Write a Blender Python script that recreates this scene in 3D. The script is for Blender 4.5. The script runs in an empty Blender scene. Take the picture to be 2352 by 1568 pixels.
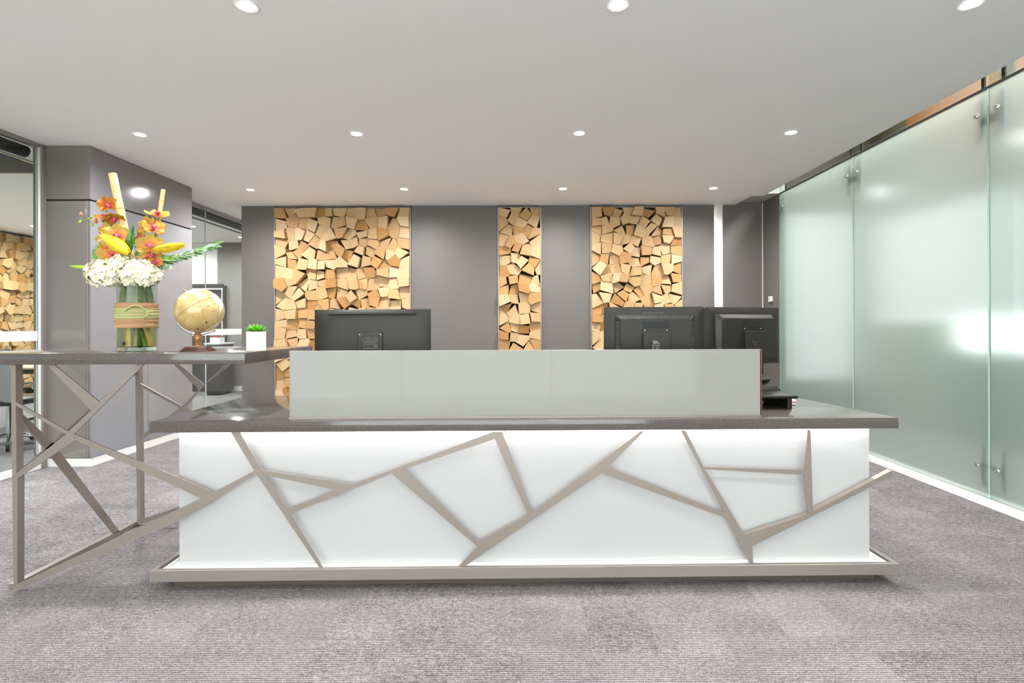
import bpy, bmesh, math, random
from mathutils import Vector, Matrix
random.seed(7)
S = bpy.context.scene
COL = S.collection
PI = math.pi
# ------------------------------------------------------------------ camera, world, light, exposure
F, H, ROLL = 1220.0, 1.17, 0.003
cam_d = bpy.data.cameras.new('camera'); cam = bpy.data.objects.new('camera', cam_d); COL.objects.link(cam)
cam_d.sensor_width = 36; cam_d.lens = F/2352*36
cam_d.shift_x = -22/2352; cam_d.shift_y = -37/2352
cam_d.clip_start = 0.05; cam_d.clip_end = 60
cam.matrix_world = Matrix.Translation((0, 0, H)) @ Matrix.Rotation(PI/2, 4, 'X') @ Matrix.Rotation(-ROLL, 4, 'Z')
S.camera = cam
w = bpy.data.worlds.new('daylight'); S.world = w; w.use_nodes = True
w.node_tree.nodes['Background'].inputs[0].default_value = (0.97, 0.975, 1.0, 1)
w.node_tree.nodes['Background'].inputs[1].default_value = 3.5
S.view_settings.view_transform = 'Standard'; S.view_settings.look = 'None'
S.view_settings.gamma = 1; S.view_settings.use_curve_mapping = False
S.view_settings.exposure = 1.22
S.cycles.max_bounces = 10; S.cycles.diffuse_bounces = 5; S.cycles.glossy_bounces = 5
S.cycles.transmission_bounces = 8; S.cycles.transparent_max_bounces = 12
S.cycles.sample_clamp_indirect = 6; S.cycles.caustics_reflective = False; S.cycles.caustics_refractive = False
def light(name, kind, loc, energy, parent=None, rot=(0, 0, 0), color=(1, 1, 1), **kw):
    d = bpy.data.lights.new(name, kind); d.energy = energy; d.color = color
    for k, v in kw.items(): setattr(d, k, v)
    o = bpy.data.objects.new(name, d); COL.objects.link(o); o.location = loc; o.rotation_euler = rot
    if parent: o.parent = parent; o.location = Vector(loc) - ORG[parent.name]
    return o
ORG = {}
# unseen window added behind the camera to brighten the room; portals on window openings
FY = -3.0
for loc, rot, sx, sy in [((-0.5, FY+.02, 1.35), (PI/2, 0, PI), 6.6, 2.5), ((3.88, 6.88, 1.7), (PI/2, 0, 0), 1.3, 2.5), ((4.54, 5.7, 1.85), (PI/2, 0, -PI/2), 1.9, 1.2)]:
    pl = light('window_portal', 'AREA', loc, 1, rot=rot, shape='RECTANGLE', size=sx, size_y=sy); pl.data.cycles.is_portal = True
SPOT = 52.0
# added unseen area lights brighten the frosted-glass corridor and the office behind
for loc, e, sx, sy in [((3.85, 3.4, 3.95), 250, 0.5, 6.0), ((3.85, -1.0, 3.95), 100, 0.5, 2.5), ((0.2, 8.2, 2.66), 120, 4.5, 0.5)]:
    light('added_fill_light', 'AREA', loc, e, shape='RECTANGLE', size=sx, size_y=sy, color=(1, .98, .97))
# ------------------------------------------------------------------ measuring: pixel + distance -> point
def pix(x, y):
    dx, dy = x-1176, y-784
    return 1176+dx-ROLL*dy-1198, 784+dy+ROLL*dx-747
def at(x, y, d):
    a, b = pix(x, y); return Vector((a*d/F, d, H-b*d/F))
# ------------------------------------------------------------------ materials
def lin(h):
    h = h.lstrip('#'); v = [int(h[i:i+2], 16)/255 for i in (0, 2, 4)]
    return tuple((c/12.92 if c <= .04045 else ((c+.055)/1.055)**2.4) for c in v)+(1,)
MATS = {}
def mat(name, color='#808080', rough=.5, metal=0, coat=0, spec=.5, **kw):
    m = bpy.data.materials.new(name); m.use_nodes = True; MATS[name] = m
    b = m.node_tree.nodes['Principled BSDF']
    b.inputs['Base Color'].default_value = lin(color) if isinstance(color, str) else color
    b.inputs['Roughness'].default_value = rough; b.inputs['Metallic'].default_value = metal
    b.inputs['Coat Weight'].default_value = coat; b.inputs['Coat Roughness'].default_value = .03
    b.inputs['Specular IOR Level'].default_value = spec
    for k, v in kw.items(): b.inputs[k.replace('_', ' ')].default_value = v
    return m
class N:
    def __init__(s, m): s.t = m.node_tree; s.b = s.t.nodes.get('Principled BSDF'); s.out = s.t.nodes['Material Output']
    def n(s, typ, ins=None, **kw):
        x = s.t.nodes.new(typ)
        for k, v in kw.items(): setattr(x, k, v)
        for k, v in (ins or {}).items():
            if isinstance(v, bpy.types.NodeSocket): s.t.links.new(v, x.inputs[k])
            else: x.inputs[k].default_value = v
        return x
    def math(s, op, a, b=0.0, c=0.0): return s.n('ShaderNodeMath', {0: a, 1: b, 2: c}, operation=op).outputs[0]
    def ramp(s, fac, stops, interp='LINEAR'):
        r = s.n('ShaderNodeValToRGB', {0: fac}); r.color_ramp.interpolation = interp
        e = r.color_ramp.elements
        while len(e) < len(stops): e.new(.5)
        for i, (p, c) in enumerate(stops): e[i].position = p; e[i].color = lin(c) if isinstance(c, str) else c
        return r.outputs[0]
    def mix(s, f, a, b, typ='MIX'):
        x = s.n('ShaderNodeMix', data_type='RGBA', blend_type=typ)
        for k, v in ((0, f), (6, a), (7, b)):
            if isinstance(v, bpy.types.NodeSocket): s.t.links.new(v, x.inputs[k])
            else: x.inputs[k].default_value = lin(v) if isinstance(v, str) else v
        return x.outputs[2]
    def link(s, a, b): s.t.links.new(a, b)
    def base(s, c): s.link(c, s.b.inputs['Base Color'])
    def bump(s, h, strength=.2, dist=.002):
        x = s.n('ShaderNodeBump', {'Height': h, 'Strength': strength, 'Distance': dist}); s.link(x.outputs[0], s.b.inputs['Normal'])
def speck(m, scale, amt, objc=True):
    k = N(m); tc = k.n('ShaderNodeTexCoord')
    nz = k.n('ShaderNodeTexNoise', {'Vector': tc.outputs['Object'], 'Scale': scale, 'Detail': 3.0})
    c0 = k.b.inputs['Base Color'].default_value[:]
    d = k.ramp(nz.outputs[0], [(.3, tuple(x*(1-amt) for x in c0[:3])+(1,)), (.7, tuple(min(1, x*(1+amt)) for x in c0[:3])+(1,))])
    k.base(d); return m
wall_grey = speck(mat('wall_grey', '#655f5b', .55), 60, .05)
wall_white = mat('wall_white', '#e9e8e6', .6)
ceil_white = mat('ceiling_white', '#fbfafa', .8, spec=.2)
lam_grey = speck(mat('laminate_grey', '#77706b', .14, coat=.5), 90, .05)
lam_side_half_lit = speck(mat('laminate_side_half_lit', '#7a7779', .14, coat=.5), 90, .04)
lam_side_lit = speck(mat('laminate_side_lit', '#86888d', .12, coat=.6), 90, .03)  # same laminate as the front; both side tones painted lighter for caught light
lam_dark = mat('joint_dark', '#1b1a19', .6)
skirt_white = mat('skirting_white', '#e4e2df', .45)
metal_s = speck(mat('satin_metal', '#93877f', .38, metal=.4), 300, .03)
metal_b = mat('brushed_metal', '#b3aca6', .34, metal=.45)
k = N(metal_b); tc = k.n('ShaderNodeTexCoord'); mp = k.n('ShaderNodeMapping', {'Vector': tc.outputs['Object'], 'Scale': (6, 6, 1300)})
nz = k.n('ShaderNodeTexNoise', {'Vector': mp.outputs[0], 'Scale': 1.0, 'Detail': 3.0})
k.base(k.ramp(nz.outputs[0], [(.3, '#908882'), (.7, '#9d958e')]))
white_gloss = mat('white_glass', '#b5b3b3', .05, coat=.6)
screen_glass = mat('pale_glass', '#9b9b93', .35, spec=.2)
glass_edge = mat('glass_edge', '#9fb8ac', .1, coat=.5)
white_paint = mat('white_paint', '#e8e8e6', .4)
dark_kick = mat('kick_dark', '#5a4f45', .5)
black_pl = speck(mat('black_plastic', '#1d1a16', .45, spec=.35), 700, .12)
black_pl2 = speck(mat('grey_black_plastic', '#26221f', .45, spec=.35), 700, .10)
black_deep = mat('deep_black', '#0b0b0a', .6)
logo_grey = mat('logo_grey', '#6b6863', .35)
label_txt = mat('label_print', '#b7b4ae', .5)
screen_on = mat('screen_dark', '#0a0b0d', .15)
chrome = mat('chrome', '#d9d9d9', .12, metal=1)
leather = mat('black_leather', '#17140f', .35, coat=.2)
mesh_grey = mat('grey_upholstery', '#7d7c80', .5)
table_wood = mat('table_wood', '#9c8870', .4)
orange_wall = mat('orange_wall', '#4f2c02', .6)
olive_wall = mat('olive_wall', '#2b2719', .6)
blue_grey = mat('blue_grey', '#5f6f78', .6)
teal_dark = mat('teal_dark', '#1f3b39', .6)
green_floor = mat('green_floor', '#7b8a70', .6)
blind_black = mat('blind_black', '#161716', .6)
rib_grey = mat('ribbed_grey', '#6c6f6b', .6)
white_film = mat('frosted_film', '#dfe6e4', .5)
red_card = mat('red_card', '#a3404a', .5)
# quartz
quartz = mat('dark_quartz', '#6b6562', .13, coat=.15)
k = N(quartz); tc = k.n('ShaderNodeTexCoord')
v1 = k.n('ShaderNodeTexVoronoi', {'Vector': tc.outputs['Object'], 'Scale': 620.0})
n1 = k.n('ShaderNodeTexNoise', {'Vector': tc.outputs['Object'], 'Scale': 420.0, 'Detail': 2.0})
c1 = k.ramp(n1.outputs[0], [(.3, '#4c4542'), (.55, '#5c5451'), (.75, '#6f6864')])
sp = k.ramp(v1.outputs['Color'], [(.86, (0, 0, 0, 1)), (.93, (1, 1, 1, 1))])
k.base(k.mix(k.math('MULTIPLY', sp, .5), c1, '#a59f97'))
# clear glass pane
def clear(name, tint, refl=1.0):
    m = bpy.data.materials.new(name); m.use_nodes = True; k = N(m); k.t.nodes.remove(k.b)
    fr = k.n('ShaderNodeFresnel', {'IOR': 1.5}); tr = k.n('ShaderNodeBsdfTransparent', {'Color': lin(tint)})
    gl = k.n('ShaderNodeBsdfGlossy', {'Roughness': .01}); gg = k.n('ShaderNodeNewGeometry'); mx = k.n('ShaderNodeMixShader', {0: k.math('MULTIPLY', k.math('MULTIPLY', fr.outputs[0], refl), k.math('SUBTRACT', 1.0, gg.outputs['Backfacing'])), 1: tr.outputs[0], 2: gl.outputs[0]})
    k.link(mx.outputs[0], k.out.inputs[0]); return m
clear_glass = clear('clear_glass', '#eef4f1'); tinted_glass = clear('tinted_glass', '#bebebe')
vase_glass = clear('vase_glass', '#f2f6f4', 1.0)
upper_glass = clear('upper_glass', '#dfe3de', .3)
# frosted glass: rough see-through, plus a milky film and a glossy face
frost = mat('frosted_glass', '#dde4e0', .22, Transmission_Weight=1.0, IOR=1.35)
k = N(frost); trl = k.n('ShaderNodeBsdfTranslucent', {'Color': lin('#cdd8d3')}); dif = k.n('ShaderNodeBsdfDiffuse', {'Color': lin('#a5b7b0')})
a = k.n('ShaderNodeMixShader', {0: .5, 1: trl.outputs[0], 2: dif.outputs[0]})
b = k.n('ShaderNodeMixShader', {0: .45, 1: k.b.outputs[0], 2: a.outputs[0]})
k.link(b.outputs[0], k.out.inputs[0])
# carpet
carpet = mat('carpet', '#777270', .95, spec=.1)
k = N(carpet); tc = k.n('ShaderNodeTexCoord'); oi = k.n('ShaderNodeObjectInfo'); geo = k.n('ShaderNodeNewGeometry')
off = k.n('ShaderNodeCombineXYZ', {0: k.math('MULTIPLY', oi.outputs['Random'], 37.0), 1: 0.0, 2: k.math('MULTIPLY', oi.outputs['Random'], 11.0)})
vp = k.n('ShaderNodeVectorMath', {0: geo.outputs['Position'], 1: off.outputs[0]}, operation='ADD').outputs[0]
sep = k.n('ShaderNodeSeparateXYZ', {0: geo.outputs['Position']})
wv = k.math('SINE', k.math('MULTIPLY', sep.outputs[1], 2*PI/.0104))
m1 = k.n('ShaderNodeMapping', {'Vector': vp, 'Scale': (42, 105, 1)}); n1 = k.n('ShaderNodeTexNoise', {'Vector': m1.outputs[0], 'Scale': 1.0, 'Detail': 3.0, 'Roughness': .65})
m2 = k.n('ShaderNodeMapping', {'Vector': vp, 'Scale': (230, 260, 1)}); n2 = k.n('ShaderNodeTexNoise', {'Vector': m2.outputs[0], 'Scale': 1.0, 'Detail': 1.0})
m3 = k.n('ShaderNodeMapping', {'Vector': vp, 'Scale': (2.2, 7, 1)}); n3 = k.n('ShaderNodeTexNoise', {'Vector': m3.outputs[0], 'Scale': 1.0, 'Detail': 2.0})
h = k.math('ADD', k.math('MULTIPLY', wv, .15), k.math('MULTIPLY', n1.outputs[0], .62))
h = k.math('ADD', h, k.math('MULTIPLY', n2.outputs[0], .85))
h = k.math('ADD', h, k.math('ADD', .09, k.math('MULTIPLY', n3.outputs[0], .22)))
h = k.math('ADD', h, k.math('MULTIPLY', oi.outputs['Random'], .07))
k.base(k.ramp(k.math('MULTIPLY', h, .5), [(.27, '#322e2f'), (.42, '#5e5959'), (.52, '#817b7b'), (.66, '#aea8a7')]))
k.bump(k.math('ADD', k.math('MULTIPLY', wv, .5), n2.outputs[0]), .5, .003)
# wood end grain: rings about a point off to one side of each block
wood = mat('end_grain_wood', '#e2bd88', .5)
k = N(wood); tc = k.n('ShaderNodeTexCoord'); oi = k.n('ShaderNodeObjectInfo'); r = oi.outputs['Random']
ang = k.math('MULTIPLY', r, 61.0); rad = k.math('ADD', .08, k.math('MULTIPLY', k.math('FRACT', k.math('MULTIPLY', r, 17.3)), .2))
offv = k.n('ShaderNodeCombineXYZ', {0: k.math('MULTIPLY', k.math('COSINE', ang), rad), 1: 0.0, 2: k.math('MULTIPLY', k.math('SINE', ang), rad)})
p = k.n('ShaderNodeVectorMath', {0: tc.outputs['Object'], 1: offv.outputs[0]}, operation='ADD').outputs[0]
p = k.n('ShaderNodeVectorMath', {0: p, 1: (1, .12, 1)}, operation='MULTIPLY').outputs[0]
wob = k.n('ShaderNodeTexNoise', {'Vector': p, 'Scale': 9.0, 'Detail': 2.0})
dist = k.n('ShaderNodeVectorMath', {0: p}, operation='LENGTH').outputs['Value']
ring = k.math('FRACT', k.math('ADD', k.math('MULTIPLY', dist, 66.0), k.math('MULTIPLY', wob.outputs[0], 2.5)))
ringc = k.ramp(ring, [(0, '#f8e0ba'), (.5, '#f2d6a9'), (.82, '#d9a86c'), (1, '#f3d8ac')])
hue = k.ramp(k.math('FRACT', k.math('MULTIPLY', r, 5.7)), [(0, '#d2ccc3'), (.5, '#ccbfad'), (.85, '#bea681'), (1, '#b19266')])
fine = k.n('ShaderNodeTexNoise', {'Vector': tc.outputs['Object'], 'Scale': 420.0})
cc = k.mix(1.0, ringc, hue, 'MULTIPLY'); k.base(k.mix(.12, cc, fine.outputs[0], 'OVERLAY')); k.bump(ring, .15, .001)
# emitters
def emit(name, c, s):
    m = bpy.data.materials.new(name); m.use_nodes = True; k = N(m); k.t.nodes.remove(k.b)
    e = k.n('ShaderNodeEmission', {'Color': lin(c), 'Strength': s}); k.link(e.outputs[0], k.out.inputs[0]); return m
lamp_on = emit('lamp_lens', '#fffaf2', 30.0); led_on = emit('led_strip', '#ffffff', 12.0)
# ------------------------------------------------------------------ mesh helpers (world coordinates)
class MB:
    def __init__(s): s.v = []; s.f = []; s.mi = []
    def add(s, vs, fs, mi=0):
        n = len(s.v); s.v += [Vector(v) for v in vs]; s.f += [tuple(i+n for i in f) for f in fs]; s.mi += [mi]*len(fs); return s
    def box(s, x0, x1, y0, y1, z0, z1, M=None, mi=0):
        vs = [Vector((x, y, z)) for z in (z0, z1) for y in (y0, y1) for x in (x0, x1)]
        if M: vs = [M(v) if callable(M) else M @ v for v in vs]
        return s.add(vs, [(0, 2, 3, 1), (4, 5, 7, 6), (0, 1, 5, 4), (2, 6, 7, 3), (0, 4, 6, 2), (1, 3, 7, 5)], mi)
    def bbox(s, x0, x1, y0, y1, z0, z1, b=.003, seg=2, M=None, mi=0):
        bm = bmesh.new(); vs = [bm.verts.new((x, y, z)) for z in (z0, z1) for y in (y0, y1) for x in (x0, x1)]
        for f in [(0, 2, 3, 1), (4, 5, 7, 6), (0, 1, 5, 4), (2, 6, 7, 3), (0, 4, 6, 2), (1, 3, 7, 5)]: bm.faces.new([vs[i] for i in f])
        bmesh.ops.bevel(bm, geom=bm.edges[:], offset=b, segments=seg, affect='EDGES', profile=.5)
        bm.verts.index_update(); pv = [v.co.copy() for v in bm.verts]
        if M: pv = [M(v) if callable(M) else M @ v for v in pv]
        fs = [tuple(v.index for v in f.verts) for f in bm.faces]; bm.free(); return s.add(pv, fs, mi)
    def prism(s, pts, off, mi=0):
        """pts: list of 3D points of a flat polygon (convex or not); off: vector of extrusion"""
        n = len(pts); off = Vector(off); a = [Vector(p) for p in pts]
        nrm = Vector((0, 0, 0))
        for i in range(n): nrm += a[i].cross(a[(i+1) % n])
        if nrm.dot(off) > 0: a.reverse()
        vs = a+[q+off for q in a]
        fs = [tuple(range(n)), tuple(reversed(range(n, 2*n)))]+[(i, i+n, (i+1) % n+n, (i+1) % n) for i in range(n)]
        fs = [fs[0], fs[1]]+[(f[0], f[1], f[2], f[3]) for f in fs[2:]]
        return s.add(vs, fs, mi)
    def tube(s, pts, rad, n=10, cap=True, mi=0, flat=1.0):
        pts = [Vector(p) for p in pts]; m = len(pts); rr = rad if isinstance(rad, (list, tuple)) else [rad]*m
        vs = []; up = None
        for i, p in enumerate(pts):
            t = (pts[min(i+1, m-1)]-pts[max(i-1, 0)]).normalized()
            if up is None: up = t.orthogonal().normalized()
            u = (up-t*up.dot(t)); u = u.normalized() if u.length > 1e-6 else t.orthogonal().normalized(); up = u; w_ = t.cross(u)
            for j in range(n):
                a = 2*PI*j/n; vs.append(p+(u*math.cos(a)+w_*math.sin(a)*flat)*rr[i])
        fs = [(i*n+j, i*n+(j+1) % n, (i+1)*n+(j+1) % n, (i+1)*n+j) for i in range(m-1) for j in range(n)]
        if cap: fs += [tuple(reversed(range(n))), tuple(range((m-1)*n, m*n))]
        return s.add(vs, fs, mi)
    def lathe(s, prof, c, n=32, axis='Z', mi=0, M=None):
        vs = []; c = Vector(c)
        for r_, h_ in prof:
            for j in range(n):
                a = 2*PI*j/n; v = Vector((r_*math.cos(a), r_*math.sin(a), h_))
                if axis == 'Y': v = Vector((v.x, v.z, v.y))
                if M: v = M @ v
                vs.append(c+v)
        m = len(prof); fs = [(i*n+j, i*n+(j+1) % n, (i+1)*n+(j+1) % n, (i+1)*n+j) for i in range(m-1) for j in range(n)]
        if prof[0][0] > 1e-5: fs.append(tuple(reversed(range(n))))
        if prof[-1][0] > 1e-5: fs.append(tuple(range((m-1)*n, m*n)))
        if axis == 'Y': fs = [tuple(reversed(f)) for f in fs]
        return s.add(vs, fs, mi)
    def grid(s, fn, nu, nv, mi=0):
        vs = [fn(i/nu, j/nv) for j in range(nv+1) for i in range(nu+1)]; q = nu+1
        return s.add(vs, [(j*q+i, j*q+i+1, (j+1)*q+i+1, (j+1)*q+i) for j in range(nv) for i in range(nu)], mi)
def tag(o, label=None, cat=None, group=None, kind=None):
    for k_, v in (('label', label), ('category', cat), ('group', group), ('kind', kind)):
        if v: o[k_] = v
    return o
def empty(name, loc, label=None, cat=None, group=None, kind=None, parent=None):
    o = bpy.data.objects.new(name, None); COL.objects.link(o); o.empty_display_size = .05
    ORG[o.name] = Vector(loc); o.location = Vector(loc)
    if parent: o.parent = parent; o.location = Vector(loc)-ORG[parent.name]
    return tag(o, label, cat, group, kind)
def mk(name, mb, m, parent=None, origin=None, smooth=None, **tg):
    me = bpy.data.meshes.new(name)
    o3 = Vector(origin) if origin is not None else (ORG[parent.name] if parent else Vector((0, 0, 0)))
    me.from_pydata([v-o3 for v in mb.v], [], mb.f)
    for mm in (m if isinstance(m, (list, tuple)) else [m]): me.materials.append(mm)
    if any(mb.mi): me.polygons.foreach_set('material_index', mb.mi)
    if smooth is not None:
        me.polygons.foreach_set('use_smooth', [True]*len(me.polygons)); me.set_sharp_from_angle(angle=math.radians(smooth))
    me.update(); o = bpy.data.objects.new(name, me); COL.objects.link(o); ORG[o.name] = o3
    if parent: o.parent = parent; o.location = o3-ORG[parent.name]
    else: o.location = o3
    return tag(o, **tg)
def B(*a, **k_): return MB().box(*a, **k_)
def BB(*a, **k_): return MB().bbox(*a, **k_)
# ================================================================== SETTING
CZ = 2.68
BY = 6.68          # front of the back wall
floor_ = mk('floor', B(-8.4, 4.7, -3.1, 9.9, -.12, -.004), carpet, kind='structure')
tile_me = None
cols = 28
for i in range(cols):
    y = .4-(.5 if i % 2 else 0)
    while y < 6.6:
        x = -4.0+i*.25
        y1 = y+1.0
        if tile_me is None:
            o = mk('carpet_tile', BB(-.12495, .12495, -.49995, .49995, -.006, 0, b=.0005, seg=1), carpet, floor_, origin=(0, 0, 0)); tile_me = o.data
        else:
            o = bpy.data.objects.new('carpet_tile', tile_me); COL.objects.link(o); o.parent = floor_
        o.location = (x+.125, y+.5, 0); y = y1
# ceiling: main slab ends in a bead towards the frosted glass
ceiling = mk('ceiling', B(-8.4, 2.70, -3.1, 9.9, CZ, CZ+.15), ceil_white, kind='structure')
mk('trim_1', MB().prism([(2.70, -3.1, CZ+.004), (2.845, -3.1, CZ+.004), (2.845, -3.1, CZ+.15), (2.70, -3.1, CZ+.15)], (0, 9.35, 0)), ceil_white, kind='structure')
mk('wall_above', B(2.70, 3.12, 6.9, 7.0, CZ+.15, 4.0), wall_grey, kind='structure')
mk('trim_2', B(2.70, 3.12, 6.24, 6.9, CZ+.03, CZ+.15), mat('soffit_grey', '#bdbcba', .7), kind='structure')
# back wall with three recesses
RX = [(-3.107, -1.385), (-.302, .256), (.862, 2.030)]
wb = empty('wall_back', (0, BY, 0), kind='structure')
for a_, b_ in [(-3.520, RX[0][0]), (RX[0][1], RX[1][0]), (RX[1][1], RX[2][0]), (RX[2][1], 2.427)]:
    mk('panel', BB(a_, b_, BY, BY+.20, 0, CZ-.002, b=.003, seg=1), wall_grey, wb, smooth=30)
mk('backing_board', B(-3.50, 2.40, BY+.16, BY+.22, 0, CZ-.02), lam_dark, wb)
mk('skirting', MB().box(-3.52, -3.11, BY-.012, BY, 0, .09).box(-1.38, -.31, BY-.012, BY, 0, .09).box(.26, .86, BY-.012, BY, 0, .09).box(2.04, 2.42, BY-.012, BY, 0, .09), skirt_white, wb)
wr = empty('wall_right', (3.0, BY, 0), kind='structure')
mk('panel', BB(2.534, 3.04, BY+.004, BY+.20, 0, CZ+.02, b=.002, seg=1), wall_grey, wr)
mk('end_panel', B(2.526, 2.534, BY+.004, BY+.24, 0, CZ+.02), white_paint, wr, label='white end')  # end face is white, unlike the grey panel
mk('return_panel', B(3.035, 3.12, 6.255, BY+.2, 0, CZ+.05), wall_grey, wr)
mk('edge_trim', B(3.03, 3.036, BY-.008, BY+.004, 0, CZ+.02), skirt_white, wr)
# left block: glossy grey laminate panels over a white skirting, dark joints
wl = empty('wall_left', (-3.62, 4.43, 0), kind='structure')
LX, LY0, LY1 = -3.595, 4.43, 5.80
mk('core', B(-3.985, LX-.012, LY0+.012, LY1-.01, 0, CZ-.004), lam_dark, wl)
GZ = 2.225
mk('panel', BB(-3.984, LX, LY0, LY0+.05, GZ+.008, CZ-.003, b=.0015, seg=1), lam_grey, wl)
mk('panel', BB(LX-.05, LX, LY0+.051, LY1, GZ+.008, CZ-.003, b=.0015, seg=1), lam_side_half_lit, wl)
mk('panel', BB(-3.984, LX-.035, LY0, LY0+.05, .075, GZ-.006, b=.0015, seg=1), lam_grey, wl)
mk('corner_trim', BB(LX-.032, LX-.022, LY0-.001, LY0+.05, .075, GZ-.006, b=.001, seg=1), metal_b, wl, label='thin light grey metal corner trim')
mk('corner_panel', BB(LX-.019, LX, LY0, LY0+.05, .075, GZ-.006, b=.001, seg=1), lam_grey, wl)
JY = at(340, 900, 5.0); JYd = LX/((340-1198)/F)
mk('panel', BB(LX-.05, LX, LY0+.052, JYd-.003, .075, GZ-.006, b=.0015, seg=1), lam_side_lit, wl, label='grey glossy panel lightened for side light')
mk('panel', BB(LX-.05, LX, JYd+.003, LY1, .075, GZ-.006, b=.0015, seg=1), lam_side_lit, wl, label='grey glossy panel lightened for side light')
mk('corner_lit_skin', B(LX+.0002, LX+.0015, LY0+.001, LY0+.0515, .075, GZ-.006), lam_side_lit, wl, label='grey glossy edge lightened for side light')  # thin skins carry the painted side light over the corner
mk('corner_lit_skin', B(LX+.0002, LX+.0015, LY0+.001, LY0+.0505, GZ+.008, CZ-.003), lam_side_half_lit, wl)
mk('skirting', BB(-3.984, LX-.005, LY0+.006, LY1-.005, 0, .07, b=.002, seg=1), skirt_white, wl)
# glass partitions of the meeting room and of the corridor
GX = -3.99
def partition(n, y0, y1, joints, name_label=None):
    wn = empty('window_%d' % n, (GX, y0, 0), kind='structure')
    ys = [y0]+joints+[y1]
    for a_, b_ in zip(ys, ys[1:]): mk('pane', B(GX-.006, GX+.006, a_+.002, b_-.002, .05, 2.655), clear_glass, wn)
    for j in joints: mk('joint_seal', B(GX-.007, GX+.007, j-.002, j+.002, .05, 2.62), white_film, wn)
    mk('bottom_rail', BB(GX-.02, GX+.02, y0, y1, 0, .052, b=.002, seg=1), skirt_white, wn, label='white bottom rail')
    mk('top_rail', BB(GX-.018, GX+.02, y0, y1, 2.645, 2.679, b=.002, seg=1), metal_b, wn)
    mk('manifestation_strip', B(GX+.0065, GX+.008, y0+.01, y1-.01, 1.055, 1.135), white_film, wn, label='frosted white safety strip')
    mk('blind_roll', MB().tube([(GX-.075, y0+.02, 2.605), (GX-.075, y1-.03, 2.605)], .048, 16), blind_black, wn, smooth=40)
    mk('blind_bar', MB().tube([(GX-.10, y0+.02, 2.525), (GX-.10, y1-.05, 2.525)], .011, 8), rib_grey, wn, smooth=40)
    mk('blind_roll_cap', MB().tube([(GX-.075, y1-.03, 2.605), (GX-.075, y1-.022, 2.605)], .036, 16), chrome, wn)
    return wn
w1 = partition(1, -2.95, 4.38, [-1.2, 1.6])
mk('end_frame', BB(GX-.05, GX+.03, 4.395, 4.43, 0, CZ-.003, b=.002, seg=1), lam_grey, w1)
mk('edge_trim', B(GX-.012, GX+.012, 4.378, 4.396, .0, 2.66), skirt_white, w1, label='white edge trim')
jc = -GX*F/(1198-472)
w2 = partition(2, 5.80, 7.78, [jc])
mk('end_frame', BB(GX-.03, GX+.03, 7.78, 7.84, 0, CZ-.003, b=.002, seg=1), lam_grey, w2)
# rooms beyond
wfar = empty('wall_far', (-3, 9.6, 0), kind='structure')
xs0 = at(501, 700, 9.6).x
mk('panel', B(-8.3, xs0, 9.6, 9.7, 0, CZ-.002), wall_white, wfar)  # white section paints the bright reflection in the corridor glass
mk('panel', B(xs0, -3.6, 9.58, 9.7, 0, CZ-.002), mat('wall_charcoal', '#77716d', .55), wfar)
mk('panel', B(-3.6, 4.6, 9.6, 9.7, 0, CZ-.002), wall_white, wfar)
mk('skirting', B(xs0, -3.6, 9.565, 9.58, 0, .09), skirt_white, wfar)
mk('wall_office', B(-8.40, -8.30, -3.1, 9.7, 0, CZ-.002), wall_white, kind='structure')
dr = empty('door_1', (xs0-.3, 9.55, 0), kind='structure')
dx0, dx1 = at(436, 700, 9.55).x, at(519, 700, 9.55).x
mk('door_leaf', B(dx0+.06, dx1-.06, 9.545, 9.575, 0, 1.86), black_deep, dr)
mk('door_frame', MB().box(dx0, dx0+.05, 9.52, 9.575, 0, 1.90).box(dx1-.05, dx1, 9.52, 9.575, 0, 1.90).box(dx0+.05, dx1-.05, 9.52, 9.575, 1.86, 1.93), black_pl, dr)
mk('door_trim', MB().box(dx0+.05, dx1-.04, 9.51, 9.52, 1.83, 1.85).box(dx1-.06, dx1-.045, 9.51, 9.52, 0, 1.83), skirt_white, dr)
# front (behind camera): window added for its light, with mullions; plain walls beside it
mk('wall_front', MB().box(-4.1, -3.8, FY-.1, FY, 0, CZ).box(2.8, 4.6, FY-.1, FY, 0, CZ+.6).box(-3.8, 2.8, FY-.1, FY, 2.62, CZ).box(-3.8, 2.8, FY-.1, FY, 0, .1), wall_grey, kind='structure')
w4 = empty('window_4', (-.5, FY-.05, .1), kind='structure')
for i in range(4): mk('mullion', B(-3.8+2.2*i-.025, -3.8+2.2*i+.025, FY-.08, FY-.02, .1, 2.62), metal_s, w4)
for i in range(3): mk('pane', B(-3.77+2.2*i, -1.63+2.2*i, FY-.055, FY-.045, .1, 2.62), clear_glass, w4)
mk('wall_side', B(-8.3, -4.1, FY-.1, FY, 0, CZ), wall_white, kind='structure')
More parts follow.
